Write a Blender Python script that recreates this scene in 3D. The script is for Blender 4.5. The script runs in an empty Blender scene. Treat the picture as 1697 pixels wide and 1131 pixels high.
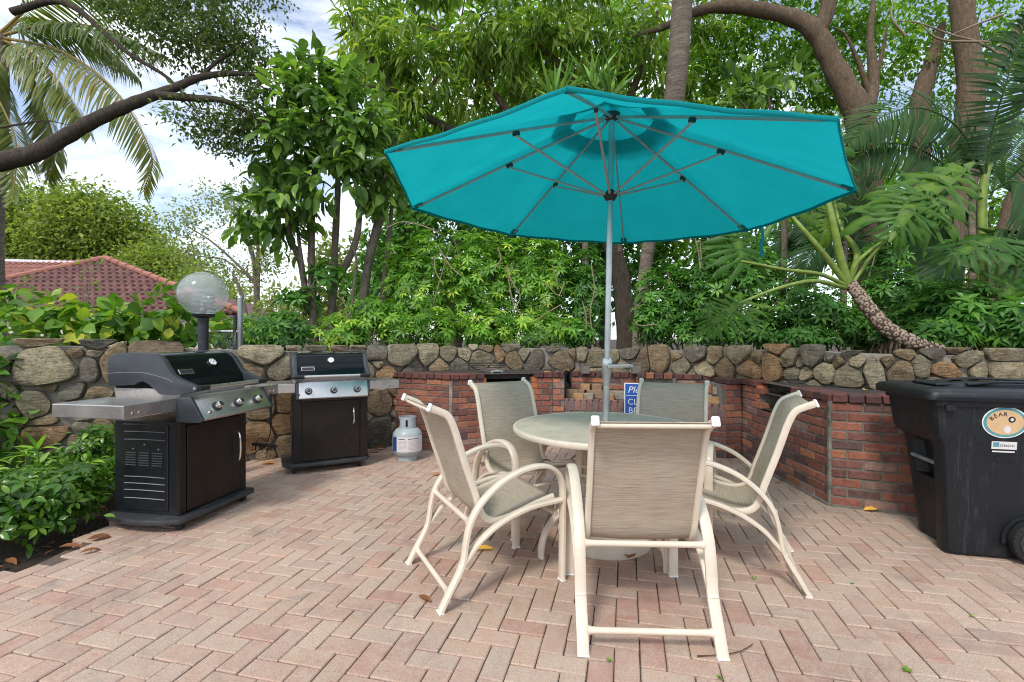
import bpy, bmesh, math, random
import numpy as np
from mathutils import Vector, Matrix
random.seed(7)
RNG = np.random.default_rng(11)
SC = bpy.context.scene
COL = SC.collection
PI = math.pi
R = math.radians

# ------------------------------------------------------------------ camera
EYE = 1.27
cam_d = bpy.data.cameras.new('camera')
cam_d.sensor_width = 36.0
cam_d.lens = 800.0 / 1697.0 * 36.0
cam_d.shift_y = -3.5 / 1697.0
cam_d.clip_start = 0.05
cam_d.clip_end = 2000.0
cam = bpy.data.objects.new('camera', cam_d)
cam.location = (0, 0, EYE)
cam.rotation_euler = (R(90), 0, 0)
COL.objects.link(cam)
SC.camera = cam

# ------------------------------------------------------------------ sky, sun, exposure
SUN_EL, SUN_AZ = R(50), R(206)          # azimuth clockwise from +Y: behind the camera, to its left
world = bpy.data.worlds.new('World')
SC.world = world
world.use_nodes = True
wt = world.node_tree
for n in list(wt.nodes):
    wt.nodes.remove(n)
w_out = wt.nodes.new('ShaderNodeOutputWorld')
w_bg = wt.nodes.new('ShaderNodeBackground')
w_sky = wt.nodes.new('ShaderNodeTexSky')
w_sky.sky_type = 'NISHITA'
w_sky.sun_disc = False
w_sky.sun_elevation = SUN_EL
w_sky.sun_rotation = SUN_AZ
w_sky.air_density = 1.0
w_sky.dust_density = 1.0
w_bg.inputs['Strength'].default_value = 0.128
w_tc = wt.nodes.new('ShaderNodeTexCoord')
w_map = wt.nodes.new('ShaderNodeMapping')
w_map.inputs['Scale'].default_value = (1.0, 1.0, 2.6)
w_n = wt.nodes.new('ShaderNodeTexNoise')
w_n.inputs['Scale'].default_value = 2.3
w_n.inputs['Detail'].default_value = 9.0
w_n.inputs['Roughness'].default_value = 0.6
w_n.inputs['Distortion'].default_value = 0.35
w_r = wt.nodes.new('ShaderNodeValToRGB')
w_r.color_ramp.elements[0].position = 0.40
w_r.color_ramp.elements[0].color = (0.12, 0.12, 0.12, 1)
w_r.color_ramp.elements[1].position = 0.60
w_r.color_ramp.elements[1].color = (1, 1, 1, 1)
w_mx = wt.nodes.new('ShaderNodeMix')
w_mx.data_type = 'RGBA'
w_mx.inputs['B'].default_value = (7.6, 7.9, 8.4, 1)
wt.links.new(w_tc.outputs['Generated'], w_map.inputs['Vector'])
wt.links.new(w_map.outputs['Vector'], w_n.inputs['Vector'])
wt.links.new(w_n.outputs['Fac'], w_r.inputs['Fac'])
wt.links.new(w_r.outputs['Color'], w_mx.inputs['Factor'])
wt.links.new(w_sky.outputs['Color'], w_mx.inputs['A'])
wt.links.new(w_mx.outputs['Result'], w_bg.inputs['Color'])
wt.links.new(w_bg.outputs['Background'], w_out.inputs['Surface'])

sun_d = bpy.data.lights.new('sun', 'SUN')
sun_d.energy = 1.5
sun_d.angle = R(10)
sun_d.color = (1.0, 0.95, 0.87)
sun = bpy.data.objects.new('sun', sun_d)
to_sun = Vector((math.sin(SUN_AZ) * math.cos(SUN_EL), math.cos(SUN_AZ) * math.cos(SUN_EL), math.sin(SUN_EL)))
sun.rotation_euler = (-to_sun).to_track_quat('-Z', 'Y').to_euler()
sun.location = to_sun * 50
COL.objects.link(sun)

SC.view_settings.view_transform = 'Standard'
SC.view_settings.look = 'None'
SC.view_settings.exposure = 0.74
SC.view_settings.gamma = 1.0
SC.view_settings.use_curve_mapping = False
SC.cycles.max_bounces = 8
SC.cycles.diffuse_bounces = 6
SC.cycles.filter_width = 1.05
SC.cycles.glossy_bounces = 3
SC.cycles.transmission_bounces = 6
SC.cycles.transparent_max_bounces = 8
SC.cycles.use_denoising = True

# ------------------------------------------------------------------ helpers
def at(px, py, Y):
    """world point seen at a photograph pixel, at depth Y"""
    return Vector(((px - 848.5) / 800.0 * Y, Y, EYE - (py - 562.0) / 800.0 * Y))

def gp(px, py):
    return at(px, py, 800.0 * EYE / (py - 562.0))

def tag(o, label=None, cat=None, group=None, kind=None):
    if label: o['label'] = label
    if cat: o['category'] = cat
    if group: o['group'] = group
    if kind: o['kind'] = kind
    return o

def empty(name, loc=(0, 0, 0), rz=0.0, parent=None):
    o = bpy.data.objects.new(name, None)
    COL.objects.link(o)
    o.location = loc
    o.rotation_euler = (0, 0, rz)
    o.empty_display_size = 0.1
    o.parent = parent
    return o

def link(name, me, parent=None, color=None):
    o = bpy.data.objects.new(name, me)
    COL.objects.link(o)
    o.parent = parent
    if color is not None: o.color = (*color, 1)
    return o

def copy_tree(o, parent=None):
    c = o.copy()
    COL.objects.link(c)
    if parent is not None: c.parent = parent
    for ch in list(o.children):
        copy_tree(ch, c)
    return c

def cr(pts, k=6, closed=False):
    """Catmull-Rom through the points"""
    P = [Vector(p) for p in pts]
    n = len(P)
    out = []
    for i in range(n if closed else n - 1):
        if closed:
            a, b, c, d = P[(i - 1) % n], P[i], P[(i + 1) % n], P[(i + 2) % n]
        else:
            b, c = P[i], P[i + 1]
            a = P[i - 1] if i > 0 else b * 2 - c
            d = P[i + 2] if i + 2 < n else c * 2 - b
        for j in range(k):
            t = j / k
            out.append(0.5 * ((2 * b) + (c - a) * t + (2 * a - 5 * b + 4 * c - d) * t * t + (3 * b - a - 3 * c + d) * t ** 3))
    if not closed: out.append(P[-1])
    return out

class MB:
    def __init__(s):
        s.v = []; s.f = []; s.m = []
    def add(s, vs, fs, mi=0):
        o = len(s.v)
        s.v += [tuple(v) for v in vs]
        s.f += [tuple(i + o for i in f) for f in fs]
        s.m += [mi] * len(fs)
        return s
    def box(s, c, size, rot=None, mi=0, ch=0.0):
        x, y, z = [d / 2 for d in size]
        c = Vector(c)
        if ch <= 0:
            vs = [Vector((a, b, d)) for d in (-z, z) for b in (-y, y) for a in (-x, x)]
            fs = [(0, 2, 3, 1), (4, 5, 7, 6), (0, 1, 5, 4), (2, 6, 7, 3), (0, 4, 6, 2), (1, 3, 7, 5)]
        else:
            vs, fs = cham(x, y, z, ch)
        if rot is not None: vs = [rot @ v for v in vs]
        return s.add([v + c for v in vs], fs, mi)
    def sweep(s, path, rx, ry=None, n=8, side=None, mi=0, power=2.0, caps=True):
        """section of half sizes rx (along side axis) and ry along a path; rx, ry may be lists"""
        P = [Vector(p) for p in path]
        L = len(P)
        T = []
        for i in range(L):
            t = (P[min(i + 1, L - 1)] - P[max(i - 1, 0)])
            T.append(t.normalized() if t.length > 1e-9 else Vector((0, 0, 1)))
        if side is None:
            up = Vector((0, 0, 1)) if abs(T[0].z) < 0.9 else Vector((1, 0, 0))
            S = [up.cross(T[0]).normalized()]
            for i in range(1, L):
                q = S[-1] - T[i] * S[-1].dot(T[i])
                S.append(q.normalized() if q.length > 1e-6 else S[-1])
        else:
            sd = Vector(side)
            S = [(sd - t * sd.dot(t)).normalized() for t in T]
        vs, fs = [], []
        for i in range(L):
            N = T[i].cross(S[i])
            a = rx[i] if hasattr(rx, '__len__') else rx
            b = a if ry is None else (ry[i] if hasattr(ry, '__len__') else ry)
            for j in range(n):
                th = 2 * PI * (j + 0.5) / n
                cx, sx = math.cos(th), math.sin(th)
                e = 2.0 / power
                vs.append(P[i] + S[i] * (a * math.copysign(abs(cx) ** e, cx)) + N * (b * math.copysign(abs(sx) ** e, sx)))
        for i in range(L - 1):
            for j in range(n):
                k = (j + 1) % n
                fs.append((i * n + j, i * n + k, (i + 1) * n + k, (i + 1) * n + j))
        if caps:
            fs.append(tuple(range(n - 1, -1, -1)))
            fs.append(tuple((L - 1) * n + j for j in range(n)))
        return s.add(vs, fs, mi)
    def lathe(s, prof, n=24, c=(0, 0, 0), mi=0, a0=0.0, a1=2 * PI, rot=None):
        """prof: list of (r, z)"""
        c = Vector(c)
        full = abs(a1 - a0 - 2 * PI) < 1e-6
        m = n if full else n + 1
        vs, fs = [], []
        for r, z in prof:
            for j in range(m):
                th = a0 + (a1 - a0) * j / n
                vs.append(Vector((r * math.cos(th), r * math.sin(th), z)))
        for i in range(len(prof) - 1):
            for j in range(n):
                k = (j + 1) % m
                fs.append((i * m + j, i * m + k, (i + 1) * m + k, (i + 1) * m + j))
        if rot is not None: vs = [rot @ v for v in vs]
        return s.add([v + c for v in vs], fs, mi)
    def prism(s, poly, lo, hi, axis='z', mi=0):
        """closed outline extruded; axis x: poly is (y, z); axis z: poly is (x, y)"""
        n = len(poly)
        if axis == 'x':
            vs = [Vector((lo, p[0], p[1])) for p in poly] + [Vector((hi, p[0], p[1])) for p in poly]
        elif axis == 'y':
            vs = [Vector((p[0], lo, p[1])) for p in poly] + [Vector((p[0], hi, p[1])) for p in poly]
        else:
            vs = [Vector((p[0], p[1], lo)) for p in poly] + [Vector((p[0], p[1], hi)) for p in poly]
        fs = [tuple(range(n - 1, -1, -1)), tuple(range(n, 2 * n))]
        fs += [(i, (i + 1) % n, n + (i + 1) % n, n + i) for i in range(n)]
        return s.add(vs, fs, mi)
    def mesh(s, name, mats, smooth=35, bevel=0.0):
        me = bpy.data.meshes.new(name)
        me.from_pydata(s.v, [], s.f)
        for m in (mats if isinstance(mats, (list, tuple)) else [mats]): me.materials.append(m)
        if any(s.m): me.polygons.foreach_set('material_index', s.m)
        bm = bmesh.new(); bm.from_mesh(me)
        bmesh.ops.recalc_face_normals(bm, faces=bm.faces)
        if bevel > 0:
            ed = [e for e in bm.edges if len(e.link_faces) == 2 and e.calc_face_angle(0) > 0.6]
            bmesh.ops.bevel(bm, geom=ed, offset=bevel, segments=2, affect='EDGES', profile=0.6, clamp_overlap=True)
        bm.to_mesh(me); bm.free()
        if smooth:
            me.shade_smooth()
            me.set_sharp_from_angle(angle=R(smooth))
        me.update()
        return me
    def build(s, name, mats, parent=None, smooth=35, bevel=0.0, color=None):
        return link(name, s.mesh(name, mats, smooth, bevel), parent, color)

def cham(x, y, z, c):
    """box with chamfered edges: 24 vertices"""
    vs, idx = [], {}
    for sx in (-1, 1):
        for sy in (-1, 1):
            for sz in (-1, 1):
                for ax in range(3):
                    p = [sx * (x - c), sy * (y - c), sz * (z - c)]
                    p[ax] = (sx * x, sy * y, sz * z)[ax]
                    idx[(sx, sy, sz, ax)] = len(vs)
                    vs.append(Vector(p))
    fs = []
    for ax in range(3):
        o = [a for a in range(3) if a != ax]
        for s in (-1, 1):
            q = []
            for (u, w) in ((-1, -1), (1, -1), (1, 1), (-1, 1)):
                k = [0, 0, 0]; k[ax] = s; k[o[0]] = u; k[o[1]] = w
                q.append(idx[(*k, ax)])
            fs.append(q)
    for ax in range(3):                      # edges along ax
        o = [a for a in range(3) if a != ax]
        for u in (-1, 1):
            for w in (-1, 1):
                k0 = [0, 0, 0]; k0[o[0]] = u; k0[o[1]] = w
                k1 = list(k0); k0[ax] = -1; k1[ax] = 1
                fs.append([idx[(*k0, o[0])], idx[(*k1, o[0])], idx[(*k1, o[1])], idx[(*k0, o[1])]])
    for sx in (-1, 1):
        for sy in (-1, 1):
            for sz in (-1, 1):
                fs.append([idx[(sx, sy, sz, a)] for a in range(3)])
    return vs, fs

def np_mesh(name, V, F, mats, attrs=None, smooth=False):
    """V (n,3); F list of (m,k) index arrays"""
    me = bpy.data.meshes.new(name)
    V = np.ascontiguousarray(V, dtype=np.float32)
    me.vertices.add(len(V))
    me.vertices.foreach_set('co', V.ravel())
    loops = np.concatenate([f.ravel() for f in F]).astype(np.int32)
    sizes = np.concatenate([np.full(len(f), f.shape[1]) for f in F]).astype(np.int32)
    starts = np.concatenate([[0], np.cumsum(sizes)[:-1]]).astype(np.int32)
    me.loops.add(len(loops))
    me.loops.foreach_set('vertex_index', loops)
    me.polygons.add(len(sizes))
    me.polygons.foreach_set('loop_start', starts)
    for m in (mats if isinstance(mats, (list, tuple)) else [mats]): me.materials.append(m)
    if attrs:
        for k, a in attrs.items():
            a = np.asarray(a, dtype=np.float32)
            if a.ndim == 1:
                t = me.attributes.new(k, 'FLOAT', 'POINT'); t.data.foreach_set('value', a)
            else:
                t = me.attributes.new(k, 'FLOAT_COLOR', 'POINT'); t.data.foreach_set('color', a.ravel())
    me.update(calc_edges=True)
    if smooth: me.shade_smooth()
    else: me.shade_flat()
    return me

# leaf templates: vertices (across, along, up) for unit width and length; faces
T_KITE = (np.array([(0, 0, 0), (-.5, .42, .09), (0, .46, 0), (.5, .42, .09), (0, 1, -.16)], float),
          [np.array([(0, 2, 1), (0, 3, 2), (1, 2, 4), (2, 3, 4)])])
T_OVAL = (np.array([(0, 0, 0), (-.40, .26, .07), (-.46, .58, .05), (0, 1, -.18), (.46, .58, .05), (.40, .26, .07), (0, .30, 0), (0, .62, -.03),
                    (-.24, .84, -.03), (.24, .84, -.03)], float),
          [np.array([(0, 6, 1), (0, 5, 6), (8, 7, 3), (7, 9, 3)]), np.array([(1, 6, 7, 2), (6, 5, 4, 7)]), np.array([(2, 7, 8), (7, 4, 9)])])
T_DIA = (np.array([(0, 0, 0), (-.5, .5, .12), (0, 1, -.1), (.5, .5, .12)], float), [np.array([(0, 2, 1), (0, 3, 2)])])
T_BLADE = (np.array([(-.18, 0, 0), (.18, 0, 0), (-.5, .35, .03), (.5, .35, .03), (-.34, .7, -.06), (.34, .7, -.06), (0, 1, -.22)], float),
           [np.array([(0, 1, 3, 2), (2, 3, 5, 4)]), np.array([(4, 5, 6)])])

def nrm(a):
    return a / np.maximum(np.linalg.norm(a, axis=-1, keepdims=True), 1e-9)

def leaf_arrays(P, D, N, L, W, tmpl, tint):
    P = np.asarray(P, float); D = nrm(np.asarray(D, float)); N = np.asarray(N, float)
    X = nrm(np.cross(D, N)); Z = np.cross(X, D)
    tv, tf = tmpl
    n, k = len(P), len(tv)
    L = np.broadcast_to(L, n); W = np.broadcast_to(W, n)
    V = (P[:, None, :] + X[:, None, :] * (tv[None, :, 0, None] * W[:, None, None])
         + D[:, None, :] * (tv[None, :, 1, None] * L[:, None, None]) + Z[:, None, :] * (tv[None, :, 2, None] * L[:, None, None]))
    off = (np.arange(n) * k)[:, None, None]
    F = [(f[None] + off).reshape(-1, f.shape[1]) for f in tf]
    return V.reshape(-1, 3), F, np.repeat(np.broadcast_to(tint, n), k)

def leaves(name, P, D, N, L, W, tmpl, mat, parent=None, tint=None, kind=None):
    n = len(P)
    if tint is None: tint = RNG.random(n)
    V, F, t = leaf_arrays(P, D, N, L, W, tmpl, tint)
    o = link(name, np_mesh(name, V, F, mat, {'tint': t}, True), parent)
    if kind: o['kind'] = kind
    return o

def rnd_dir(n):
    return nrm(RNG.normal(size=(n, 3)))

def in_blobs(blobs, n, shell=0.5):
    """points through the given blobs (centre, radii), weighted to the outside; returns points, outward directions"""
    w = np.array([b[1][0] * b[1][1] * b[1][2] for b in blobs]) ** 0.75
    k = RNG.choice(len(blobs), n, p=w / w.sum())
    C = np.array([tuple(b[0]) for b in blobs])[k]; Rr = np.array([b[1] for b in blobs])[k]
    d = rnd_dir(n)
    r = (shell + (1 - shell) * RNG.random(n)) ** 0.8
    lump = 1 + 0.16 * np.sin(d[:, 0] * 7 + k) * np.sin(d[:, 1] * 6 + 2 * k) * np.cos(d[:, 2] * 7 - k)
    return C + d * Rr * (r * lump)[:, None], d

# ------------------------------------------------------------------ materials
def nt_new(name):
    m = bpy.data.materials.new(name)
    m.use_nodes = True
    nt = m.node_tree
    return m, nt, nt.nodes['Principled BSDF']

def noise(nt, scale, detail=4, rough=0.55, vec=None, dist=0.0):
    n = nt.nodes.new('ShaderNodeTexNoise')
    n.inputs['Scale'].default_value = scale
    n.inputs['Detail'].default_value = detail
    n.inputs['Roughness'].default_value = rough
    n.inputs['Distortion'].default_value = dist
    if vec is not None: nt.links.new(vec, n.inputs['Vector'])
    return n.outputs['Fac']

def ramp(nt, fac, stops):
    n = nt.nodes.new('ShaderNodeValToRGB')
    e = n.color_ramp.elements
    while len(e) < len(stops): e.new(0.5)
    for x, (p, c) in zip(e, stops):
        x.position = p
        x.color = (*c, 1) if len(c) == 3 else c
    nt.links.new(fac, n.inputs['Fac'])
    return n.outputs['Color']

def mix(nt, fac, a, b, mode='MIX'):
    n = nt.nodes.new('ShaderNodeMix')
    n.data_type = 'RGBA'; n.blend_type = mode; n.clamp_factor = True
    for sock, v in (('Factor', fac), ('A', a), ('B', b)):
        if hasattr(v, 'links'): nt.links.new(v, n.inputs[sock])
        elif sock == 'Factor': n.inputs[sock].default_value = v
        else: n.inputs[sock].default_value = (*v, 1)
    return n.outputs['Result']

def geo(nt, out='Position'):
    return nt.nodes.new('ShaderNodeNewGeometry').outputs[out]

def objc(nt, out='Object'):
    return nt.nodes.new('ShaderNodeTexCoord').outputs[out]

def bump(nt, b, h, strength=0.3, dist=0.01):
    n = nt.nodes.new('ShaderNodeBump')
    n.inputs['Strength'].default_value = strength
    n.inputs['Distance'].default_value = dist
    nt.links.new(h, n.inputs['Height'])
    nt.links.new(n.outputs['Normal'], b.inputs['Normal'])

def simple(name, col, rough=0.5, metal=0.0, var=0.12, vs=30, bs=0.0, bsc=200, spec=None, coat=0.0, grime=None):
    m, nt, b = nt_new(name)
    v = noise(nt, vs, 5, 0.6, objc(nt))
    lo = tuple(c * (1 - var) for c in col); hi = tuple(min(1, c * (1 + var)) for c in col)
    c = ramp(nt, v, [(0.3, lo), (0.7, hi)])
    if grime:
        g = ramp(nt, noise(nt, grime[1], 6, 0.65, objc(nt)), [(grime[2], (0, 0, 0)), (min(1, grime[2] + 0.22), (1, 1, 1))])
        c = mix(nt, g, c, grime[0])
    nt.links.new(c, b.inputs['Base Color'])
    rr = ramp(nt, noise(nt, vs * 0.7, 4, 0.6, objc(nt)), [(0.3, (rough * 0.8,) * 3), (0.75, (min(1, rough * 1.25),) * 3)])
    nt.links.new(rr, b.inputs['Roughness'])
    b.inputs['Metallic'].default_value = metal
    if spec is not None: b.inputs['Specular IOR Level'].default_value = spec
    if coat: b.inputs['Coat Weight'].default_value = coat; b.inputs['Coat Roughness'].default_value = 0.1
    if bs: bump(nt, b, noise(nt, bsc, 3, 0.6, objc(nt)), bs, 0.004)
    return m

def leaf_mat(name, stops, rough=0.42, trans=0.3, gain=1.75, spec=0.30):
    m, nt, b = nt_new(name)
    stops = [(p, (c[0] * gain * 1.14, c[1] * gain * 0.97, c[2] * gain * 1.05)) for p, c in stops]
    trans += 0.10
    a = nt.nodes.new('ShaderNodeAttribute'); a.attribute_name = 'tint'
    c = ramp(nt, a.outputs['Fac'], stops)
    c = mix(nt, 0.35, c, ramp(nt, noise(nt, 9, 3, 0.6, geo(nt)), [(0.3, (0.55, 0.55, 0.5)), (0.7, (1.25, 1.2, 1.1))]), 'MULTIPLY')
    nt.links.new(c, b.inputs['Base Color'])
    b.inputs['Roughness'].default_value = rough
    b.inputs['Specular IOR Level'].default_value = spec
    t = nt.nodes.new('ShaderNodeBsdfTranslucent')
    c2 = mix(nt, 1.0, c, (1.35, 1.5, 0.7), 'MULTIPLY')
    nt.links.new(c2, t.inputs['Color'])
    s = nt.nodes.new('ShaderNodeMixShader')
    s.inputs['Fac'].default_value = trans
    nt.links.new(b.outputs['BSDF'], s.inputs[1]); nt.links.new(t.outputs['BSDF'], s.inputs[2])
    nt.links.new(s.outputs['Shader'], nt.nodes['Material Output'].inputs['Surface'])
    return m

def color_src(nt, attr):
    if attr:
        a = nt.nodes.new('ShaderNodeAttribute'); a.attribute_name = 'col'
        return a.outputs['Color']
    return nt.nodes.new('ShaderNodeObjectInfo').outputs['Color']

def paver_mat(name, attr):
    m, nt, b = nt_new(name)
    p = geo(nt)
    c = color_src(nt, attr)
    big = noise(nt, 0.9, 4, 0.6, p)
    c = mix(nt, 0.55, c, ramp(nt, big, [(0.33, (0.72, 0.70, 0.69)), (0.5, (1, 1, 1)), (0.68, (1.14, 1.12, 1.08))]), 'MULTIPLY')
    mid = noise(nt, 14, 5, 0.65, p, 0.4)
    c = mix(nt, ramp(nt, mid, [(0.42, (0, 0, 0)), (0.70, (0.55,) * 3)]), c, (0.46, 0.385, 0.31))
    c = mix(nt, ramp(nt, noise(nt, 23, 5, 0.7, p), [(0.56, (0, 0, 0)), (0.75, (0.5,) * 3)]), c, (0.34, 0.155, 0.105))
    st = noise(nt, 2.7, 6, 0.72, p, 0.5)
    c = mix(nt, ramp(nt, st, [(0.54, (0, 0, 0)), (0.72, (0.62,) * 3)]), c, (0.20, 0.17, 0.155))
    sp = noise(nt, 170, 4, 0.8, p)
    c = mix(nt, 0.9, c, ramp(nt, sp, [(0.3, (0.55, 0.53, 0.51)), (0.5, (1, 1, 1)), (0.68, (1.3, 1.28, 1.25))]), 'MULTIPLY')
    c = mix(nt, ramp(nt, noise(nt, 48, 5, 0.8, p), [(0.60, (0, 0, 0)), (0.72, (0.45,) * 3)]), c, (0.20, 0.13, 0.10))
    nt.links.new(c, b.inputs['Base Color'])
    b.inputs['Roughness'].default_value = 0.86
    b.inputs['Specular IOR Level'].default_value = 0.25
    bump(nt, b, mix(nt, 0.5, noise(nt, 330, 3, 0.7, p), noise(nt, 60, 3, 0.6, p)), 0.55, 0.004)
    return m

def brick_mat(name, attr):
    m, nt, b = nt_new(name)
    p = geo(nt)
    c = color_src(nt, attr)
    c = mix(nt, 0.8, c, ramp(nt, noise(nt, 26, 6, 0.7, p, 0.3), [(0.28, (0.45, 0.42, 0.42)), (0.52, (1, 1, 1)), (0.72, (1.35, 1.25, 1.15))]), 'MULTIPLY')
    c = mix(nt, ramp(nt, noise(nt, 7, 6, 0.72, p, 0.6), [(0.58, (0, 0, 0)), (0.78, (0.65,) * 3)]), c, (0.055, 0.045, 0.042))
    c = mix(nt, ramp(nt, noise(nt, 11, 6, 0.75, p, 0.2), [(0.63, (0, 0, 0)), (0.80, (0.5,) * 3)]), c, (0.36, 0.30, 0.26))
    nt.links.new(c, b.inputs['Base Color'])
    b.inputs['Roughness'].default_value = 0.82
    b.inputs['Specular IOR Level'].default_value = 0.25
    bump(nt, b, mix(nt, 0.5, noise(nt, 120, 4, 0.7, p), noise(nt, 35, 4, 0.6, p)), 0.7, 0.006)
    return m

def stone_mat(name):
    m, nt, b = nt_new(name)
    p = geo(nt)
    c = color_src(nt, False)
    c = mix(nt, 0.9, c, ramp(nt, noise(nt, 8, 8, 0.72, p, 0.8), [(0.28, (0.42, 0.40, 0.37)), (0.5, (1, 1, 1)), (0.72, (1.45, 1.42, 1.32))]), 'MULTIPLY')
    c = mix(nt, ramp(nt, noise(nt, 4.5, 7, 0.75, p, 1.2), [(0.50, (0, 0, 0)), (0.70, (0.6,) * 3)]), c, (0.22, 0.135, 0.065))
    c = mix(nt, ramp(nt, noise(nt, 13, 8, 0.8, p, 0.3), [(0.56, (0, 0, 0)), (0.66, (0.8,) * 3)]), c, (0.33, 0.315, 0.20))
    c = mix(nt, ramp(nt, noise(nt, 42, 6, 0.78, p), [(0.54, (0, 0, 0)), (0.66, (0.7,) * 3)]), c, (0.055, 0.05, 0.042))
    q = nt.nodes.new('ShaderNodeMapping'); q.inputs['Rotation'].default_value = (0, 0.5, 0); q.inputs['Scale'].default_value = (7, 7, 42)
    nt.links.new(p, q.inputs['Vector'])
    sr = noise(nt, 1.0, 7, 0.72, q.outputs['Vector'], 1.6)
    c = mix(nt, 0.75, c, ramp(nt, sr, [(0.36, (0.50, 0.48, 0.45)), (0.5, (1, 1, 1)), (0.64, (1.4, 1.38, 1.3))]), 'MULTIPLY')
    c = mix(nt, 0.7, c, ramp(nt, noise(nt, 110, 4, 0.85, p), [(0.3, (0.5, 0.5, 0.5)), (0.7, (1.5, 1.5, 1.48))]), 'MULTIPLY')
    nt.links.new(c, b.inputs['Base Color'])
    b.inputs['Roughness'].default_value = 0.9
    b.inputs['Specular IOR Level'].default_value = 0.25
    bump(nt, b, mix(nt, 0.5, sr, noise(nt, 34, 9, 0.8, p, 0.6)), 1.0, 0.06)
    return m

def bark_mat(name, lo, hi, zs=0.35, rings=False, sc=18):
    m, nt, b = nt_new(name)
    mp = nt.nodes.new('ShaderNodeMapping')
    mp.inputs['Scale'].default_value = (1, 1, zs if not rings else 6.0)
    nt.links.new(geo(nt), mp.inputs['Vector'])
    v = noise(nt, sc * 1.5 if not rings else 2.2, 9, 0.78, mp.outputs['Vector'], 0.9)
    c = ramp(nt, v, [(0.32, lo), (0.66, hi)])
    c = mix(nt, ramp(nt, noise(nt, 6, 5, 0.7, geo(nt)), [(0.55, (0, 0, 0)), (0.72, (0.55,) * 3)]), c, tuple(x * 0.55 for x in lo))
    nt.links.new(c, b.inputs['Base Color'])
    b.inputs['Roughness'].default_value = 0.9
    b.inputs['Specular IOR Level'].default_value = 0.2
    bump(nt, b, v, 1.0, 0.06)
    return m

def soil_mat(name):
    m, nt, b = nt_new(name)
    p = geo(nt)
    c = ramp(nt, noise(nt, 18, 8, 0.75, p), [(0.3, (0.018, 0.013, 0.009)), (0.55, (0.05, 0.033, 0.02)), (0.75, (0.11, 0.07, 0.04))])
    nt.links.new(c, b.inputs['Base Color'])
    b.inputs['Roughness'].default_value = 0.95
    bump(nt, b, noise(nt, 40, 6, 0.7, p), 1.0, 0.03)
    return m

def sling_mat(name):
    m, nt, b = nt_new(name)
    uv = nt.nodes.new('ShaderNodeUVMap').outputs['UV']
    def mp(sx, sy):
        q = nt.nodes.new('ShaderNodeMapping'); q.inputs['Scale'].default_value = (sx, sy, 1)
        nt.links.new(uv, q.inputs['Vector']); return q.outputs['Vector']
    a = noise(nt, 1.0, 3, 0.6, mp(7, 520))
    c = ramp(nt, a, [(0.34, (0.36, 0.295, 0.22)), (0.46, (0.47, 0.395, 0.305)), (0.56, (0.58, 0.505, 0.415)), (0.68, (0.44, 0.395, 0.335))])
    c = mix(nt, 0.6, c, ramp(nt, noise(nt, 1.0, 2, 0.6, mp(9, 170)), [(0.35, (0.84, 0.82, 0.78)), (0.65, (1.14, 1.14, 1.14))]), 'MULTIPLY')
    ch = nt.nodes.new('ShaderNodeTexChecker'); ch.inputs['Scale'].default_value = 1.0
    nt.links.new(mp(110, 190), ch.inputs['Vector'])
    c = mix(nt, 0.3, c, mix(nt, ch.outputs['Fac'], (0.72, 0.68, 0.62), (1.22, 1.2, 1.2)), 'MULTIPLY')
    nt.links.new(c, b.inputs['Base Color'])
    b.inputs['Roughness'].default_value = 0.7
    b.inputs['Specular IOR Level'].default_value = 0.3
    bump(nt, b, ch.outputs['Fac'], 0.35, 0.0015)
    t = nt.nodes.new('ShaderNodeBsdfTranslucent'); nt.links.new(c, t.inputs['Color'])
    s = nt.nodes.new('ShaderNodeMixShader'); s.inputs['Fac'].default_value = 0.22
    nt.links.new(b.outputs['BSDF'], s.inputs[1]); nt.links.new(t.outputs['BSDF'], s.inputs[2])
    nt.links.new(s.outputs['Shader'], nt.nodes['Material Output'].inputs['Surface'])
    return m

def canvas_mat(name):
    m, nt, b = nt_new(name)
    c = ramp(nt, noise(nt, 5, 4, 0.6, objc(nt)), [(0.25, (0.004, 0.345, 0.37)), (0.75, (0.009, 0.40, 0.425))])
    nt.links.new(c, b.inputs['Base Color'])
    b.inputs['Roughness'].default_value = 0.8
    b.inputs['Specular IOR Level'].default_value = 0.2
    bump(nt, b, mix(nt, 0.75, noise(nt, 300, 2, 0.6, objc(nt)), noise(nt, 5, 3, 0.5, objc(nt), 0.6)), 0.35, 0.02)
    t = nt.nodes.new('ShaderNodeBsdfTranslucent')
    nt.links.new(mix(nt, 1.0, c, (1.0, 1.05, 1.08), 'MULTIPLY'), t.inputs['Color'])
    s = nt.nodes.new('ShaderNodeMixShader'); s.inputs['Fac'].default_value = 0.5
    nt.links.new(b.outputs['BSDF'], s.inputs[1]); nt.links.new(t.outputs['BSDF'], s.inputs[2])
    nt.links.new(s.outputs['Shader'], nt.nodes['Material Output'].inputs['Surface'])
    return m

def glass_mat(name, col=(0.93, 0.96, 0.96), rough=0.08):
    m, nt, b = nt_new(name)
    b.inputs['Base Color'].default_value = (*col, 1)
    b.inputs['Transmission Weight'].default_value = 0.85
    b.inputs['Roughness'].default_value = rough
    b.inputs['IOR'].default_value = 1.3
    return m

def globe_mat(name):
    m, nt, b = nt_new(name)
    b.inputs['Base Color'].default_value = (0.50, 0.55, 0.55, 1)
    b.inputs['Roughness'].default_value = 0.12
    b.inputs['Coat Weight'].default_value = 0.6
    b.inputs['Coat Roughness'].default_value = 0.03
    b.inputs['Alpha'].default_value = 0.42
    return m

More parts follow.
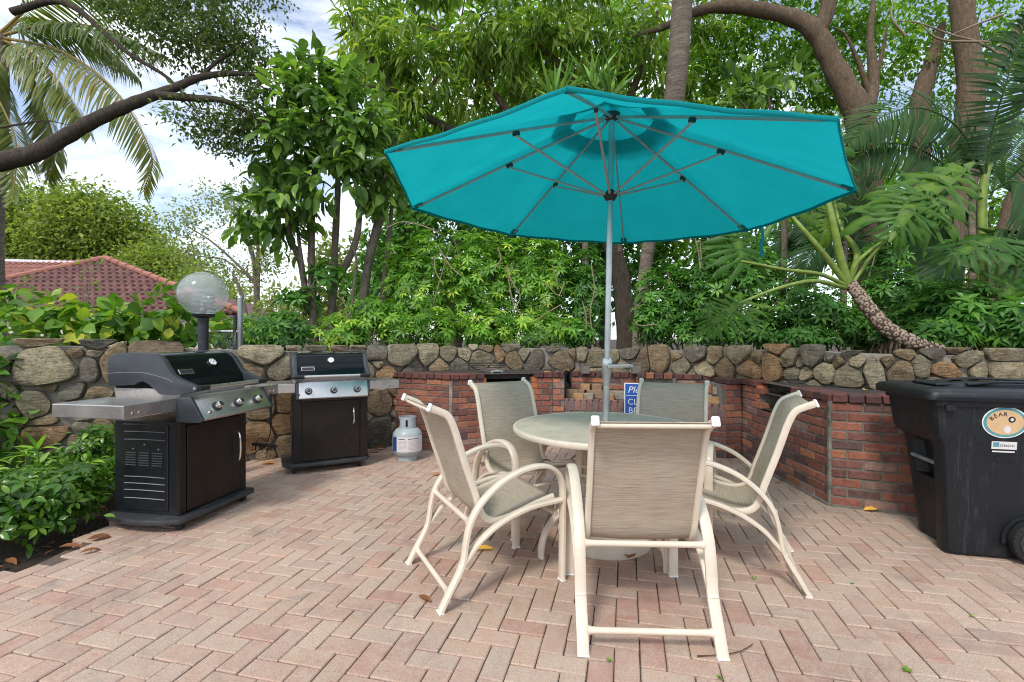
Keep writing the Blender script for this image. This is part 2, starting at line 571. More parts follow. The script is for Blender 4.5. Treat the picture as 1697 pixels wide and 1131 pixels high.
def bin_mat(name):
    m, nt, b = nt_new(name)
    p = objc(nt)
    c = ramp(nt, noise(nt, 170, 3, 0.8, p), [(0.40, (0.006, 0.0075, 0.010)), (0.60, (0.012, 0.015, 0.020)), (0.72, (0.05, 0.055, 0.065))])
    q = nt.nodes.new('ShaderNodeMapping'); q.inputs['Scale'].default_value = (13, 13, 0.9)
    nt.links.new(p, q.inputs['Vector'])
    c = mix(nt, ramp(nt, noise(nt, 1.6, 6, 0.75, q.outputs['Vector'], 0.5), [(0.56, (0, 0, 0)), (0.74, (0.42,) * 3)]), c, (0.075, 0.095, 0.125))
    c = mix(nt, ramp(nt, noise(nt, 7, 6, 0.75, p), [(0.60, (0, 0, 0)), (0.75, (0.3,) * 3)]), c, (0.07, 0.06, 0.05))
    nt.links.new(c, b.inputs['Base Color'])
    nt.links.new(ramp(nt, noise(nt, 6, 5, 0.7, p), [(0.3, (0.34,) * 3), (0.7, (0.55,) * 3)]), b.inputs['Roughness'])
    b.inputs['Specular IOR Level'].default_value = 0.36
    bump(nt, b, noise(nt, 200, 3, 0.7, p), 0.5, 0.004)
    return m

M = {}
M['cream'] = simple('cream powder coat', (0.66, 0.575, 0.465), 0.36, 0, 0.06, 12, 0.05, 300)
M['white_plastic'] = simple('white plastic cap', (0.78, 0.79, 0.80), 0.4)
M['sling'] = sling_mat('woven sling')
M['tabletop'] = simple('grey green tabletop', (0.50, 0.435, 0.345), 0.68, 0, 0.12, 9, 0.15, 160, spec=0.3)
M['base_white'] = simple('cream resin base', (0.64, 0.58, 0.49), 0.5, 0, 0.05, 8, 0.08, 90)
M['canvas'] = canvas_mat('teal canvas')
M['alu'] = simple('satin aluminium', (0.50, 0.53, 0.54), 0.34, 0.75, 0.07, 20)
M['rib'] = simple('grey rib metal', (0.42, 0.43, 0.42), 0.4, 0.4, 0.1, 20)
M['strut'] = simple('pale strut metal', (0.46, 0.45, 0.43), 0.42, 0.3, 0.06, 20)
M['dark_plastic'] = simple('dark plastic', (0.03, 0.032, 0.034), 0.5, 0, 0.2, 40, 0.1, 200)
M['steel'] = simple('stainless steel', (0.55, 0.54, 0.52), 0.30, 0.9, 0.14, 7, 0.04, 60, grime=((0.23, 0.21, 0.17), 5, 0.60))
M['chrome'] = simple('bright metal', (0.72, 0.72, 0.72), 0.18, 1.0, 0.05, 20)
M['enamel'] = simple('black enamel', (0.005, 0.008, 0.009), 0.14, 0, 0.3, 6, spec=0.22)
M['castgrey'] = simple('grey cast end', (0.033, 0.039, 0.046), 0.42, 0.1, 0.15, 14, 0.1, 160)
M['castsilver'] = simple('sooty cast box', (0.34, 0.32, 0.31), 0.55, 0.3, 0.25, 9, 0.2, 90, grime=((0.05, 0.045, 0.05), 9, 0.53))
M['cabinet'] = simple('brown black cabinet', (0.013, 0.0095, 0.008), 0.42, 0, 0.25, 5, 0.03, 200, spec=0.28, grime=((0.038, 0.034, 0.03), 6, 0.60))
M['blackpanel'] = simple('black side panel', (0.010, 0.012, 0.015), 0.24, 0, 0.25, 9, grime=((0.05, 0.05, 0.05), 15, 0.68))
M['basegrey'] = simple('dark grey base', (0.032, 0.034, 0.038), 0.46, 0, 0.25, 12, 0.1, 120, grime=((0.14, 0.12, 0.10), 9, 0.62))
M['ridge'] = simple('pale ridge', (0.20, 0.21, 0.23), 0.3, 0.2)
M['rubber'] = simple('black rubber', (0.012, 0.012, 0.012), 0.7)
M['tank'] = simple('grey tank paint', (0.36, 0.40, 0.42), 0.42, 0, 0.09, 9, 0.05, 90, grime=((0.20, 0.19, 0.17), 10, 0.64))
M['paper'] = simple('white label', (0.66, 0.64, 0.64), 0.5, 0, 0.06, 40)
M['blue_label'] = simple('blue label', (0.018, 0.065, 0.22), 0.45)
M['faint_ink'] = simple('faded print', (0.52, 0.36, 0.37), 0.6)
M['dark_ink'] = simple('black print', (0.02, 0.02, 0.025), 0.6)
M['sign_blue'] = simple('sign blue', (0.010, 0.085, 0.40), 0.4, 0, 0.06, 9)
M['sign_white'] = simple('sign white', (0.78, 0.78, 0.78), 0.45)
M['bin'] = bin_mat('black speckled bin')
M['binlid'] = simple('black bin lid', (0.012, 0.014, 0.018), 0.36, 0, 0.5, 180, 0.3, 240, spec=0.35, grime=((0.07, 0.065, 0.06), 7, 0.60))
M['tan_label'] = simple('tan sticker', (0.62, 0.42, 0.23), 0.5, 0, 0.08, 30)
M['teal_label'] = simple('teal sticker', (0.09, 0.30, 0.34), 0.5, 0, 0.15, 60)
M['paver'] = paver_mat('concrete paver', False)
M['paver_mass'] = paver_mat('concrete paver mass', True)
M['brick'] = brick_mat('clay brick', False)
M['brick_mass'] = brick_mat('clay brick mass', True)
M['mortar'] = simple('grey mortar', (0.16, 0.148, 0.128), 0.92, 0, 0.35, 14, 0.6, 60, grime=((0.06, 0.055, 0.045), 5, 0.52))
M['darkmortar'] = simple('dark wall mortar', (0.215, 0.20, 0.165), 0.95, 0, 0.45, 10, 0.8, 40, grime=((0.06, 0.056, 0.045), 6, 0.53))
M['soot'] = simple('sooty brick lining', (0.035, 0.029, 0.026), 0.9, 0, 0.5, 20, 0.4, 60)
M['rust'] = simple('rusty steel plate', (0.12, 0.10, 0.09), 0.6, 0.4, 0.3, 12, 0.2, 60)
M['stone'] = stone_mat('field stone')
M['sand'] = simple('joint sand', (0.115, 0.085, 0.066), 0.95, 0, 0.3, 30, 0.5, 150)
M['soil'] = soil_mat('soil')
M['post'] = simple('dark lamp post', (0.018, 0.022, 0.030), 0.45, 0, 0.5, 30, 0.1, 100)
M['globe'] = globe_mat('ridged frosted globe')
M['globe_inner'] = glass_mat('frosted refractor', (0.88, 0.92, 0.92), 0.3)
M['galv'] = simple('galvanised steel', (0.36, 0.39, 0.40), 0.45, 0.6, 0.2, 30)
M['bark_grey'] = bark_mat('pale grey bark', (0.115, 0.095, 0.070), (0.29, 0.25, 0.195))
M['bark_brown'] = bark_mat('brown bark', (0.11, 0.078, 0.052), (0.30, 0.22, 0.15))
M['bark_dark'] = bark_mat('dark bark', (0.055, 0.043, 0.033), (0.15, 0.122, 0.095))
M['bark_palm'] = bark_mat('ringed palm bark', (0.16, 0.12, 0.095), (0.40, 0.33, 0.27), rings=True)
M['twig'] = simple('pale twig', (0.24, 0.185, 0.115), 0.85, 0, 0.3, 30)
M['scar'] = simple('pale leaf scar', (0.31, 0.245, 0.185), 0.8, 0, 0.2, 60)
M['scar_brown'] = simple('brown philodendron stem', (0.075, 0.042, 0.030), 0.85, 0, 0.4, 40, 0.4, 80)
M['petiole'] = simple('green petiole', (0.17, 0.25, 0.04), 0.45, 0, 0.35, 9, grime=((0.20, 0.15, 0.06), 12, 0.60))
M['rooftile'] = None
M['fascia'] = simple('white fascia', (0.72, 0.72, 0.74), 0.6)
M['stucco'] = simple('cream stucco', (0.55, 0.50, 0.42), 0.9)

def tile_mat():
    m, nt, b = nt_new('terracotta roof tile')
    c = color_src(nt, False)
    c = mix(nt, 0.7, c, ramp(nt, noise(nt, 3.0, 5, 0.7, geo(nt)), [(0.3, (0.6, 0.55, 0.55)), (0.7, (1.25, 1.2, 1.2))]), 'MULTIPLY')
    nt.links.new(c, b.inputs['Base Color'])
    b.inputs['Roughness'].default_value = 0.75
    return m
M['rooftile'] = tile_mat()

L = {}
L['scheff'] = leaf_mat('schefflera leaf', [(0.0, (0.028, 0.075, 0.012)), (0.35, (0.055, 0.15, 0.018)), (0.7, (0.10, 0.225, 0.026)), (0.93, (0.20, 0.33, 0.04)), (1.0, (0.38, 0.40, 0.06))], 0.36, 0.32, 2.2, 0.36)  # lighter copy; sunlight on the hedge is put into the leaf colour
L['scheff_dark'] = leaf_mat('dark schefflera leaf', [(0.0, (0.016, 0.055, 0.012)), (0.5, (0.034, 0.11, 0.017)), (0.85, (0.06, 0.17, 0.024)), (1.0, (0.12, 0.25, 0.035))], 0.34, 0.30, 2.15, 0.36)  # darker copy; the hedge's less sunlit parts are put into the leaf colour
L['bigleaf'] = leaf_mat('large glossy leaf', [(0.0, (0.026, 0.056, 0.018)), (0.45, (0.055, 0.122, 0.026)), (0.8, (0.108, 0.215, 0.038)), (1.0, (0.18, 0.31, 0.05))], 0.33, 0.30, 2.0, 0.4)
L['mango'] = leaf_mat('mango leaf', [(0.0, (0.035, 0.07, 0.014)), (0.5, (0.075, 0.145, 0.022)), (0.85, (0.15, 0.235, 0.035)), (1.0, (0.27, 0.31, 0.05))], 0.40, 0.38, 2.2, 0.35)
L['oak'] = leaf_mat('oak leaf', [(0.0, (0.018, 0.036, 0.012)), (0.6, (0.042, 0.080, 0.020)), (1.0, (0.085, 0.13, 0.03))], 0.45, 0.28, 2.2)
L['fig'] = leaf_mat('canopy leaf', [(0.0, (0.025, 0.07, 0.010)), (0.5, (0.06, 0.145, 0.016)), (0.85, (0.12, 0.23, 0.025)), (1.0, (0.22, 0.31, 0.04))], 0.42, 0.42, 2.15, 0.3)
L['far'] = leaf_mat('far tree leaf', [(0.0, (0.035, 0.065, 0.014)), (0.45, (0.10, 0.165, 0.032)), (0.8, (0.18, 0.25, 0.05)), (1.0, (0.25, 0.29, 0.07))], 0.6, 0.35)
L['sparse'] = leaf_mat('sparse tree leaf', [(0.0, (0.06, 0.10, 0.035)), (1.0, (0.19, 0.25, 0.08))], 0.6, 0.35)
L['vine'] = leaf_mat('variegated vine leaf', [(0.0, (0.03, 0.10, 0.015)), (0.45, (0.075, 0.20, 0.02)), (0.75, (0.15, 0.32, 0.03)), (0.9, (0.40, 0.48, 0.05)), (1.0, (0.58, 0.56, 0.10))], 0.36, 0.26, 1.2, 0.4)
L['shrub'] = leaf_mat('glossy shrub leaf', [(0.0, (0.022, 0.065, 0.010)), (0.45, (0.05, 0.155, 0.016)), (0.8, (0.12, 0.28, 0.03)), (1.0, (0.25, 0.40, 0.07))], 0.26, 0.24, 1.25, 0.5)
L['palm'] = leaf_mat('palm leaflet', [(0.0, (0.03, 0.06, 0.014)), (0.45, (0.06, 0.105, 0.02)), (0.8, (0.11, 0.145, 0.03)), (1.0, (0.20, 0.16, 0.05))], 0.38, 0.25)
L['areca'] = leaf_mat('dark palm leaflet', [(0.0, (0.014, 0.045, 0.016)), (0.6, (0.030, 0.085, 0.026)), (1.0, (0.06, 0.13, 0.035))], 0.5, 0.18, 1.25, 0.12)
L['phil'] = leaf_mat('philodendron leaf', [(0.0, (0.018, 0.07, 0.010)), (0.5, (0.042, 0.15, 0.015)), (1.0, (0.13, 0.27, 0.03))], 0.42, 0.26, 1.0)
L['drac'] = leaf_mat('dracaena blade', [(0.0, (0.035, 0.11, 0.02)), (1.0, (0.14, 0.29, 0.05))], 0.4, 0.25)
L['dry'] = leaf_mat('dry leaf', [(0.0, (0.09, 0.045, 0.02)), (0.5, (0.20, 0.10, 0.04)), (0.8, (0.36, 0.20, 0.06)), (1.0, (0.50, 0.34, 0.05))], 0.6, 0.1)

# ================================================================== SETTING
me = bpy.data.meshes.new('ground')
me.from_pydata([(-400, -60, -0.075), (400, -60, -0.075), (400, 900, -0.075), (-400, 900, -0.075)], [], [(0, 1, 2, 3)])
me.materials.append(M['soil'])
tag(link('ground', me), kind='structure')

# line of the stone wall's front face and of the low patio edge
WALL = [Vector(p) for p in [(-4.46, 4.07), (-2.73, 5.0), (-1.54, 5.64), (-0.9, 6.15), (0.3, 6.36), (1.5, 6.02), (2.35, 5.35), (2.72, 4.62), (2.98, 4.10), (3.7, 3.86), (4.7, 3.62), (6.2, 3.3)]]
wall_c = cr([(p.x, p.y, 0) for p in WALL], 8)
wall_c = [Vector((p.x, p.y)) for p in wall_c]
wall_s = [0.0]
for a, b_ in zip(wall_c, wall_c[1:]): wall_s.append(wall_s[-1] + (b_ - a).length)

def wall_pt(s):
    i = max(0, min(len(wall_c) - 2, int(np.searchsorted(wall_s, s)) - 1))
    t = (s - wall_s[i]) / (wall_s[i + 1] - wall_s[i])
    d = (wall_c[i + 1] - wall_c[i]).normalized()
    return wall_c[i].lerp(wall_c[i + 1], t), d

def wall_hit(px, py):
    k = (px - 848.5) / 800.0
    for i in range(len(wall_c) - 1):
        a, b_ = wall_c[i], wall_c[i + 1]
        fa, fb = a.x - k * a.y, b_.x - k * b_.y
        if fa <= 0 < fb:
            t = fa / (fa - fb)
            p = a.lerp(b_, t)
            return wall_s[i] + t * (b_ - a).length, EYE - (py - 562.0) / 800.0 * p.y, p.y, abs((b_ - a).normalized().cross(Vector((k, 1)).normalized()))
    return None

# raised planting bed behind the wall
mb = MB()
front = [p + Vector((0, 0.16)) for p in wall_c]
vs, fs = [], []
rows = [(0.0, 1.02), (0.6, 1.06), (2.5, 1.0), (6.0, 0.75), (14.0, 0.0)]
for d, z in rows:
    for p in front:
        out = Vector((p.x, p.y)).normalized()
        q = p + Vector((out.x * d * 0.5, d))
        vs.append((q.x, q.y, z + 0.03 * math.sin(3 * q.x + 2 * q.y)))
n = len(front)
for r in range(len(rows) - 1):
    for i in range(n - 1):
        fs.append((r * n + i, r * n + i + 1, (r + 1) * n + i + 1, (r + 1) * n + i))
mb.add(vs, fs)
tag(mb.build('planting_bed', M['soil'], smooth=60), kind='structure')

# ------------------------------------------------------------------ patio: sand bed and pavers
patio = MB()
patio.add([(-2.70, -1.5, -0.012), (6.5, -1.5, -0.012), (6.5, 7.0, -0.012), (-2.70, 7.0, -0.012)], [(0, 1, 2, 3)])
patio = tag(patio.build('patio', M['sand']), kind='structure')
TH = -0.234
PW = 0.0995
ax, ay = Vector((math.cos(TH), math.sin(TH))), Vector((-math.sin(TH), math.cos(TH)))
o0 = gp(1346.4, 1070.2)
o0 = Vector((o0.x, o0.y)) - ay * PW
def wall_front_y(x):
    for a, b_ in zip(wall_c, wall_c[1:]):
        if a.x <= x <= b_.x: return a.y + (b_.y - a.y) * (x - a.x) / (b_.x - a.x)
    return 4.0
PAL_P = [((0.44, 0.30, 0.235), 7), ((0.45, 0.335, 0.265), 6), ((0.415, 0.255, 0.20), 2.4), ((0.42, 0.315, 0.255), 0.8), ((0.45, 0.315, 0.24), 3), ((0.40, 0.28, 0.225), 2)]
pv_w = [w for _, w in PAL_P]
pav = []
for i in range(-90, 90):
    for j in range(-90, 90):
        md = (i - j) % 4
        if md == 0: cx, cy, horiz = i + 1.0, j + 0.5, True
        elif md == 3: cx, cy, horiz = i + 0.5, j + 1.0, False
        else: continue
        p = o0 + ax * (cx * PW) + ay * (cy * PW)
        edge = -2.80 + 0.04 * math.sin(p.y * 5) + (0.12 if 2.5 < p.y < 3.05 else 0)
        if p.y < 2.6: edge = -2.95
        if p.x < edge or p.x > 6.4 or p.y < -1.0 or p.y > wall_front_y(p.x) + 0.1: continue
        if p.y > 0.3 and abs(p.x) > 1.5 * p.y + 1.2: continue
        if p.y <= 0.3 and abs(p.x) > 1.8: continue
        c = random.choices([c for c, _ in PAL_P], pv_w)[0]
        k = random.uniform(0.94, 1.06)
        c = tuple(min(1, v * k) for v in c)
        # size in the picture: area over depth squared, nothing below the frame
        vis = 1.0 / max(p.y, 0.1) ** 3 if p.y > EYE * 800 / (1131 - 562) - 0.06 and abs(p.x) < 1.075 * p.y else 0
        pav.append((vis, p, horiz, c))
pav.sort(key=lambda q: -q[0])
def paver_mesh(seed):
    rr = random.Random(seed)
    vs, fs = cham(0.0972, 0.0475, 0.03, 0.0042)
    vs = [v + Vector((rr.uniform(-1, 1) * 0.0008, rr.uniform(-1, 1) * 0.0008, rr.uniform(-1, 1) * 0.0005)) for v in vs]
    m = MB(); m.add(vs, fs)
    return m
pmesh = [paver_mesh(k).mesh('paver', M['paver'], 0) for k in range(4)]
pm_t = paver_mesh(9)
def paver_rot(horiz):
    return TH + (0 if horiz else PI / 2) + random.gauss(0, 0.006)
for q in pav[:300]:
    o = link('paver', random.choice(pmesh), patio, q[3])
    o.location = (q[1].x, q[1].y, -0.03 + random.gauss(0, 0.0013))
    o.rotation_euler = (random.gauss(0, 0.006), random.gauss(0, 0.006), paver_rot(q[2]))
def mass(items, tmpl):
    """items: (matrix, colour); one mesh from a template MB, with a colour attribute"""
    tv = np.array(tmpl.v); n = len(items); k = len(tv)
    Ms = np.array([[list(r) for r in m] for m, _ in items])
    V = np.einsum('nij,kj->nki', Ms[:, :3, :3], tv) + Ms[:, None, :3, 3]
    by = {}
    for f in tmpl.f: by.setdefault(len(f), []).append(f)
    F = [(np.array(fs)[None] + (np.arange(n) * k)[:, None, None]).reshape(-1, s) for s, fs in by.items()]
    C = np.repeat(np.array([(*c, 1) for _, c in items]), k, axis=0)
    return V.reshape(-1, 3), F, C
items = []
for q in pav[300:]:
    items.append((Matrix.Translation((q[1].x, q[1].y, -0.03 + random.gauss(0, 0.0013))) @ Matrix.Rotation(paver_rot(q[2]), 4, 'Z') @ Matrix.Rotation(random.gauss(0, 0.006), 4, 'X'), q[3]))
V, F, C = mass(items, pm_t)
o = link('paver', np_mesh('paver_mass', V, F, M['paver_mass'], {'col': C}), patio)
o['kind'] = 'stuff'

# ------------------------------------------------------------------ dry stone wall
stone_wall = tag(empty('stone_wall', (0.4, 5.9, 0)), 'low field stone wall curving round the patio behind the brick barbecue', 'wall')
def stop(s):
    return 1.165 + 0.012 * math.sin(s * 1.7) + 0.07 * max(0.0, 1 - s / 2.2)
mb = MB()
vs, fs = [], []
N = 120
for i in range(N + 1):
    s = wall_s[-1] * i / N
    p, d = wall_pt(s)
    nn = Vector((-d.y, d.x))
    zt = stop(s) - 0.005
    a = p + nn * 0.05; b2 = p + nn * 0.34
    vs += [(a.x, a.y, -0.05), (a.x, a.y, zt - 0.02), (b2.x, b2.y, zt - 0.02), (b2.x, b2.y, -0.05)]
for i in range(N):
    for k in range(3):
        fs.append((i * 4 + k, i * 4 + k + 1, i * 4 + k + 5, i * 4 + k + 4))
fs += [(0, 1, 2, 3), (N * 4, N * 4 + 3, N * 4 + 2, N * 4 + 1)]
mb.add(vs, fs)
o = mb.build('mortar_core', M['darkmortar'], smooth=0)
o.parent = stone_wall; o.matrix_parent_inverse = Matrix.Translation((-0.4, -5.9, 0))
def px_st(l): return l
ST = [ # centre x, centre y, width, height in the photograph
(76,611,110,70),(147,613,33,40),(64,567,84,15),(159,570,66,18),(122,585,34,14),(156,587,26,12),(188,604,44,68),(54,671,54,50),(122,649,86,24),(83,643,26,12),(156,655,60,24),(69,699,54,17),(67,722,100,40),(138,712,34,26),(129,733,42,26),(101,763,98,44),(170,708,36,24),(25,683,15,22),(28,708,19,18),(28,742,24,22),
(439,586,76,46),(486,573,26,16),(529,576,42,12),(561,578,40,15),(595,576,34,10),(625,586,40,27),(423,618,37,29),(464,614,46,42),(472,671,26,40),(430,673,47,46),(469,701,32,40),(425,724,52,51),(474,740,33,38),(441,751,30,20),(626,604,19,14),(641,617,46,17),(628,669,38,49),(628,715,40,53),(616,613,15,22),(612,640,20,14),
(667,586,53,37),(710,587,38,38),(743,588,31,23),(770,589,25,18),(684,610,39,20),(725,607,41,24),(761,605,31,25),(799,596,48,28),(828,587,18,27),(852,599,28,31),(885,599,32,34),(934,599,58,33),(842,577,37,12),(918,579,33,9),(869,590,18,20),(805,578,26,10),(950,588,16,17),
(962,588,25,22),(985,594,26,30),(1017,590,22,18),(1042,587,35,17),(1031,603,40,9),(1066,599,22,42),(1092,596,38,50),(1127,607,37,28),(1152,588,38,25),(1120,592,18,13),(1165,611,37,21),(1183,590,27,28),(1201,609,33,31),(1222,589,43,28),(1239,611,42,27),(1253,592,18,18),
(1279,607,35,42),(1288,580,50,18),(1307,596,30,32),(1325,601,16,16),(1345,593,35,43),(1313,617,29,21),(1335,619,24,24),(1363,616,37,35),(1371,594,17,16),(1406,624,46,35),(1448,616,38,57),(1420,600,24,24),(1411,586,88,9),(1385,601,18,16),(1475,602,24,20),(1490,612,48,48),(1501,590,34,18),(1530,607,36,34),(1547,588,38,18),(1568,615,58,26),(1605,596,58,22),(1625,615,28,24),(1668,615,68,34),(1668,588,62,26),(1590,578,40,12)]
PAL_S = {'g': (0.215, 0.20, 0.15), 'b': (0.22, 0.175, 0.115), 'o': (0.27, 0.18, 0.105), 'd': (0.13, 0.125, 0.11), 'l': (0.29, 0.265, 0.19), 'm': (0.16, 0.13, 0.095)}
SPEC = {(76, 611): 'l', (156, 655): 'b', (67, 722): 'o', (101, 763): 'd', (54, 671): 'l', (188, 604): 'b', (439, 586): 'l', (464, 614): 'g', (472, 671): 'o', (430, 673): 'b', (469, 701): 'o', (425, 724): 'o', (423, 618): 'b',
        (641, 617): 'o', (628, 669): 'm', (628, 715): 'd', (625, 586): 'd', (667, 586): 'g', (1288, 580): 'o', (1490, 612): 'b', (1092, 596): 'b', (1448, 616): 'g', (1411, 586): 'd', (1568, 615): 'o', (1345, 593): 'd', (885, 599): 'd', (1222, 589): 'l', (1042, 587): 'd', (852, 599): 'b'}
placed = []
def poly_clip(P, nx, nz, c):
    """keep the side nx*x + nz*z <= c"""
    out = []
    for i in range(len(P)):
        p, q = P[i], P[(i + 1) % len(P)]
        fp, fq = nx * p[0] + nz * p[1] - c, nx * q[0] + nz * q[1] - c
        if fp <= 0: out.append(p)
        if fp * fq < 0:
            t = fp / (fp - fq)
            out.append((p[0] + (q[0] - p[0]) * t, p[1] + (q[1] - p[1]) * t))
    return out
def resample(P, n):
    L_ = [0.0]
    for i in range(len(P)):
        p, q = P[i], P[(i + 1) % len(P)]
        L_.append(L_[-1] + math.hypot(q[0] - p[0], q[1] - p[1]))
    out = []
    for k in range(n):
        d = L_[-1] * k / n
        i = max(0, min(len(P) - 1, int(np.searchsorted(L_, d, 'right')) - 1))
        p, q = P[i], P[(i + 1) % len(P)]
        t = (d - L_[i]) / max(1e-9, L_[i + 1] - L_[i])
        out.append((p[0] + (q[0] - p[0]) * t, p[1] + (q[1] - p[1]) * t))
    return out
def stone_mesh(P, dep, rr):
    """a field stone from its outline in the wall face; bulges towards -y with broken faces"""
    n = 20
    P = resample(P, n)
    P = [tuple((P[i - 1][k] + 2.4 * P[i][k] + P[(i + 1) % n][k]) / 4.4 for k in (0, 1)) for i in range(n)]
    cx, cz = sum(p[0] for p in P) / n, sum(p[1] for p in P) / n
    w = max(p[0] for p in P) - min(p[0] for p in P); h = max(p[1] for p in P) - min(p[1] for p in P)
    pl = []
    for k in range(rr.choice((3, 4, 5))):           # faces the front is broken to
        t = rr.uniform(0, 6.28)
        pl.append((math.cos(t) * rr.uniform(.25, .9), math.sin(t) * rr.uniform(.25, .9), rr.uniform(.62, 1.0)))
    def depth(x, z, y):
        u, v = (x - cx) / (w / 2), (z - cz) / (h / 2)
        lim = min([1.0] + [c - .55 * (a * u + b * v) for a, b, c in pl])
        return min(y, max(.22, lim)) * (1 + rr.uniform(-.075, .075))
    vs = []
    for sc, y in ((1.0, -.25), (1.0, .30), (.955, .62), (.84, .86), (.60, .97), (.30, 1.0)):
        for p in P:
            q = sc * (1 + rr.uniform(-.02, .02))
            x, z = cx + (p[0] - cx) * q, cz + (p[1] - cz) * q
            vs.append((x, -dep * (depth(x, z, y) if y > .35 else y), z))
    vs.append((cx, -dep * depth(cx, cz, 1.0), cz))
    fs = []
    for r in range(5):
        for i in range(n):
            k = (i + 1) % n
            fs.append((r * n + i, r * n + k, (r + 1) * n + k, (r + 1) * n + i))
    for i in range(n): fs.append((5 * n + i, 5 * n + (i + 1) % n, 6 * n))
    m = MB(); m.add(vs, fs)
    return m.mesh('stone', M['stone'], 38)
stones = []           # s, z, half width, half height, colour, tilt
for i, (cx, cy, w, h) in enumerate(ST):
    hit = wall_hit(cx, cy)
    if hit is None: continue
    s, z, Y, si = hit
    W = w / 800.0 * Y / max(0.45, si * math.sqrt(1 + ((cx - 848.5) / 800) ** 2))
    key = SPEC.get((cx, cy)) or random.choices('gbodlm', (4, 3.0, 0.7, 2, 2.4, 1.2))[0]
    tilt = {(122, 649): 0.22, (156, 655): 0.18, (69, 699): 0.25}.get((cx, cy), random.uniform(-0.15, 0.15) if h > 16 else 0.0)
    stones.append((s, z, W / 2, h / 1600.0 * Y, PAL_S[key], tilt))
n_listed = len(stones)
tries = 0
while len(stones) < 285 and tries < 14000:
    tries += 1
    s = random.uniform(0.05, wall_s[-1] - 0.05)
    z = random.uniform(0.02, 1.18)
    w = random.choice((0.36, 0.28, 0.22, 0.16, 0.12) if tries < 5000 else (0.12, 0.09, 0.07))
    h = w * random.uniform(0.5, 0.95)
    p, d = wall_pt(s)
    if -1.3 < p.x < 3.1 and z < 0.80: continue
    if z + h / 2 > stop(s) + 0.02: continue
    if all(((s - q[0]) / (w / 2 + q[2])) ** 2 + ((z - q[1]) / (h / 2 + q[3])) ** 2 > 0.86 for q in stones):
        stones.append((s, z, w / 2, h / 2, PAL_S[random.choice('gbdlmg')], random.uniform(-0.3, 0.3)))
def ell(a, b, tilt, dx, dz):
    """radius of a tilted ellipse along a direction"""
    c, s_ = math.cos(tilt), math.sin(tilt)
    u, v = dx * c + dz * s_, -dx * s_ + dz * c
    return 1.0 / math.sqrt((u / a) ** 2 + (v / b) ** 2)
for i, (s, z, a, b, col, tilt) in enumerate(stones):
    rr = random.Random(i)
    e = 2 / (rr.uniform(4, 7) if a > .12 else rr.uniform(2.6, 4.8))
    P = []
    grow = 1.20 if i < n_listed else 1.35
    for k in range(32):
        t = 2 * PI * k / 32
        x = math.copysign(abs(math.cos(t)) ** e, math.cos(t)) * a * grow; y = math.copysign(abs(math.sin(t)) ** e, math.sin(t)) * b * grow
        P.append((x * math.cos(tilt) - y * math.sin(tilt), x * math.sin(tilt) + y * math.cos(tilt)))
    for j, q in enumerate(stones):
        if j == i: continue
        dx, dz = q[0] - s, q[1] - z
        d = math.hypot(dx, dz)
        if d > 1.5 * (max(a, b) + max(q[2], q[3])) or d < 1e-6: continue
        dx /= d; dz /= d
        ri, rj = ell(a, b, tilt, dx, dz), ell(q[2], q[3], q[5], dx, dz)
        c = d * ri / (ri + rj) - 0.006
        P = poly_clip(P, dx, dz, c)
        if len(P) < 3: break
    if len(P) < 3: continue
    P = [(x, min(y, stop(s) + 0.045 - z)) for x, y in P]
    if max(p[0] for p in P) - min(p[0] for p in P) < .03 or max(p[1] for p in P) - min(p[1] for p in P) < .015: continue
    p, d = wall_pt(s)
    dep = min(0.12, 0.045 + 0.42 * min(a, b))
    k_ = rr.uniform(1.0, 1.35) * (1.25 if s < 4.6 else 1.08)
    col = (col[0] * 1.05, col[1], col[2] * .95)
    o = link('stone', stone_mesh(P, dep, rr), stone_wall, tuple(v * k_ for v in col))
    o.location = Vector((p.x - 0.4 - d.y * 0.035, p.y - 5.9 + d.x * 0.035, z))
    o.rotation_euler = (rr.uniform(-0.06, 0.03), 0, math.atan2(d.y, d.x))

# ------------------------------------------------------------------ brick barbecue
bbq = tag(empty('brick_barbecue', (0.6, 5.2, 0)), 'weathered red brick barbecue counter wrapping round the back of the patio', 'barbecue')
def bp(o):
    o.parent = bbq; o.matrix_parent_inverse = Matrix.Translation((-0.6, -5.2, 0)); return o
PAL_B = [((0.255, 0.100, 0.072), 5), ((0.30, 0.122, 0.080), 3.5), ((0.19, 0.088, 0.074), 3.8), ((0.135, 0.078, 0.072), 2.4), ((0.37, 0.155, 0.088), 1.4), ((0.27, 0.165, 0.135), 2.2)]
def bcol():
    c = random.choices([c for c, _ in PAL_B], [w for _, w in PAL_B])[0]
    k = random.uniform(0.85, 1.15)
    return tuple(v * k for v in c)
def brick_tmpl(l, h, d, seed):
    rr = random.Random(seed)
    vs, fs = cham(l / 2, d / 2, h / 2, 0.0045)
    m = MB(); m.add([v + Vector([rr.uniform(-1, 1) * 0.0018 for _ in range(3)]) for v in vs], fs)
    return m
BL, BH, BD, JT = 0.200, 0.0575, 0.095, 0.012
tm = {}
def tmpl(kind):
    if kind not in tm:
        dims = {'full': (BL, BH, BD), 'half': (BD, BH, BD), 'cap': (0.089, 0.058, 0.23), 'soldier': (0.060, 0.135, 0.09), 'fire': (0.115, 0.075, 0.10), 'slab': (0.22, 0.10, 0.09)}[kind]
        tm[kind] = [brick_tmpl(*dims, k) for k in range(3)]
    return tm[kind]
bricks = []      # (size in view, matrix, colour, kind)
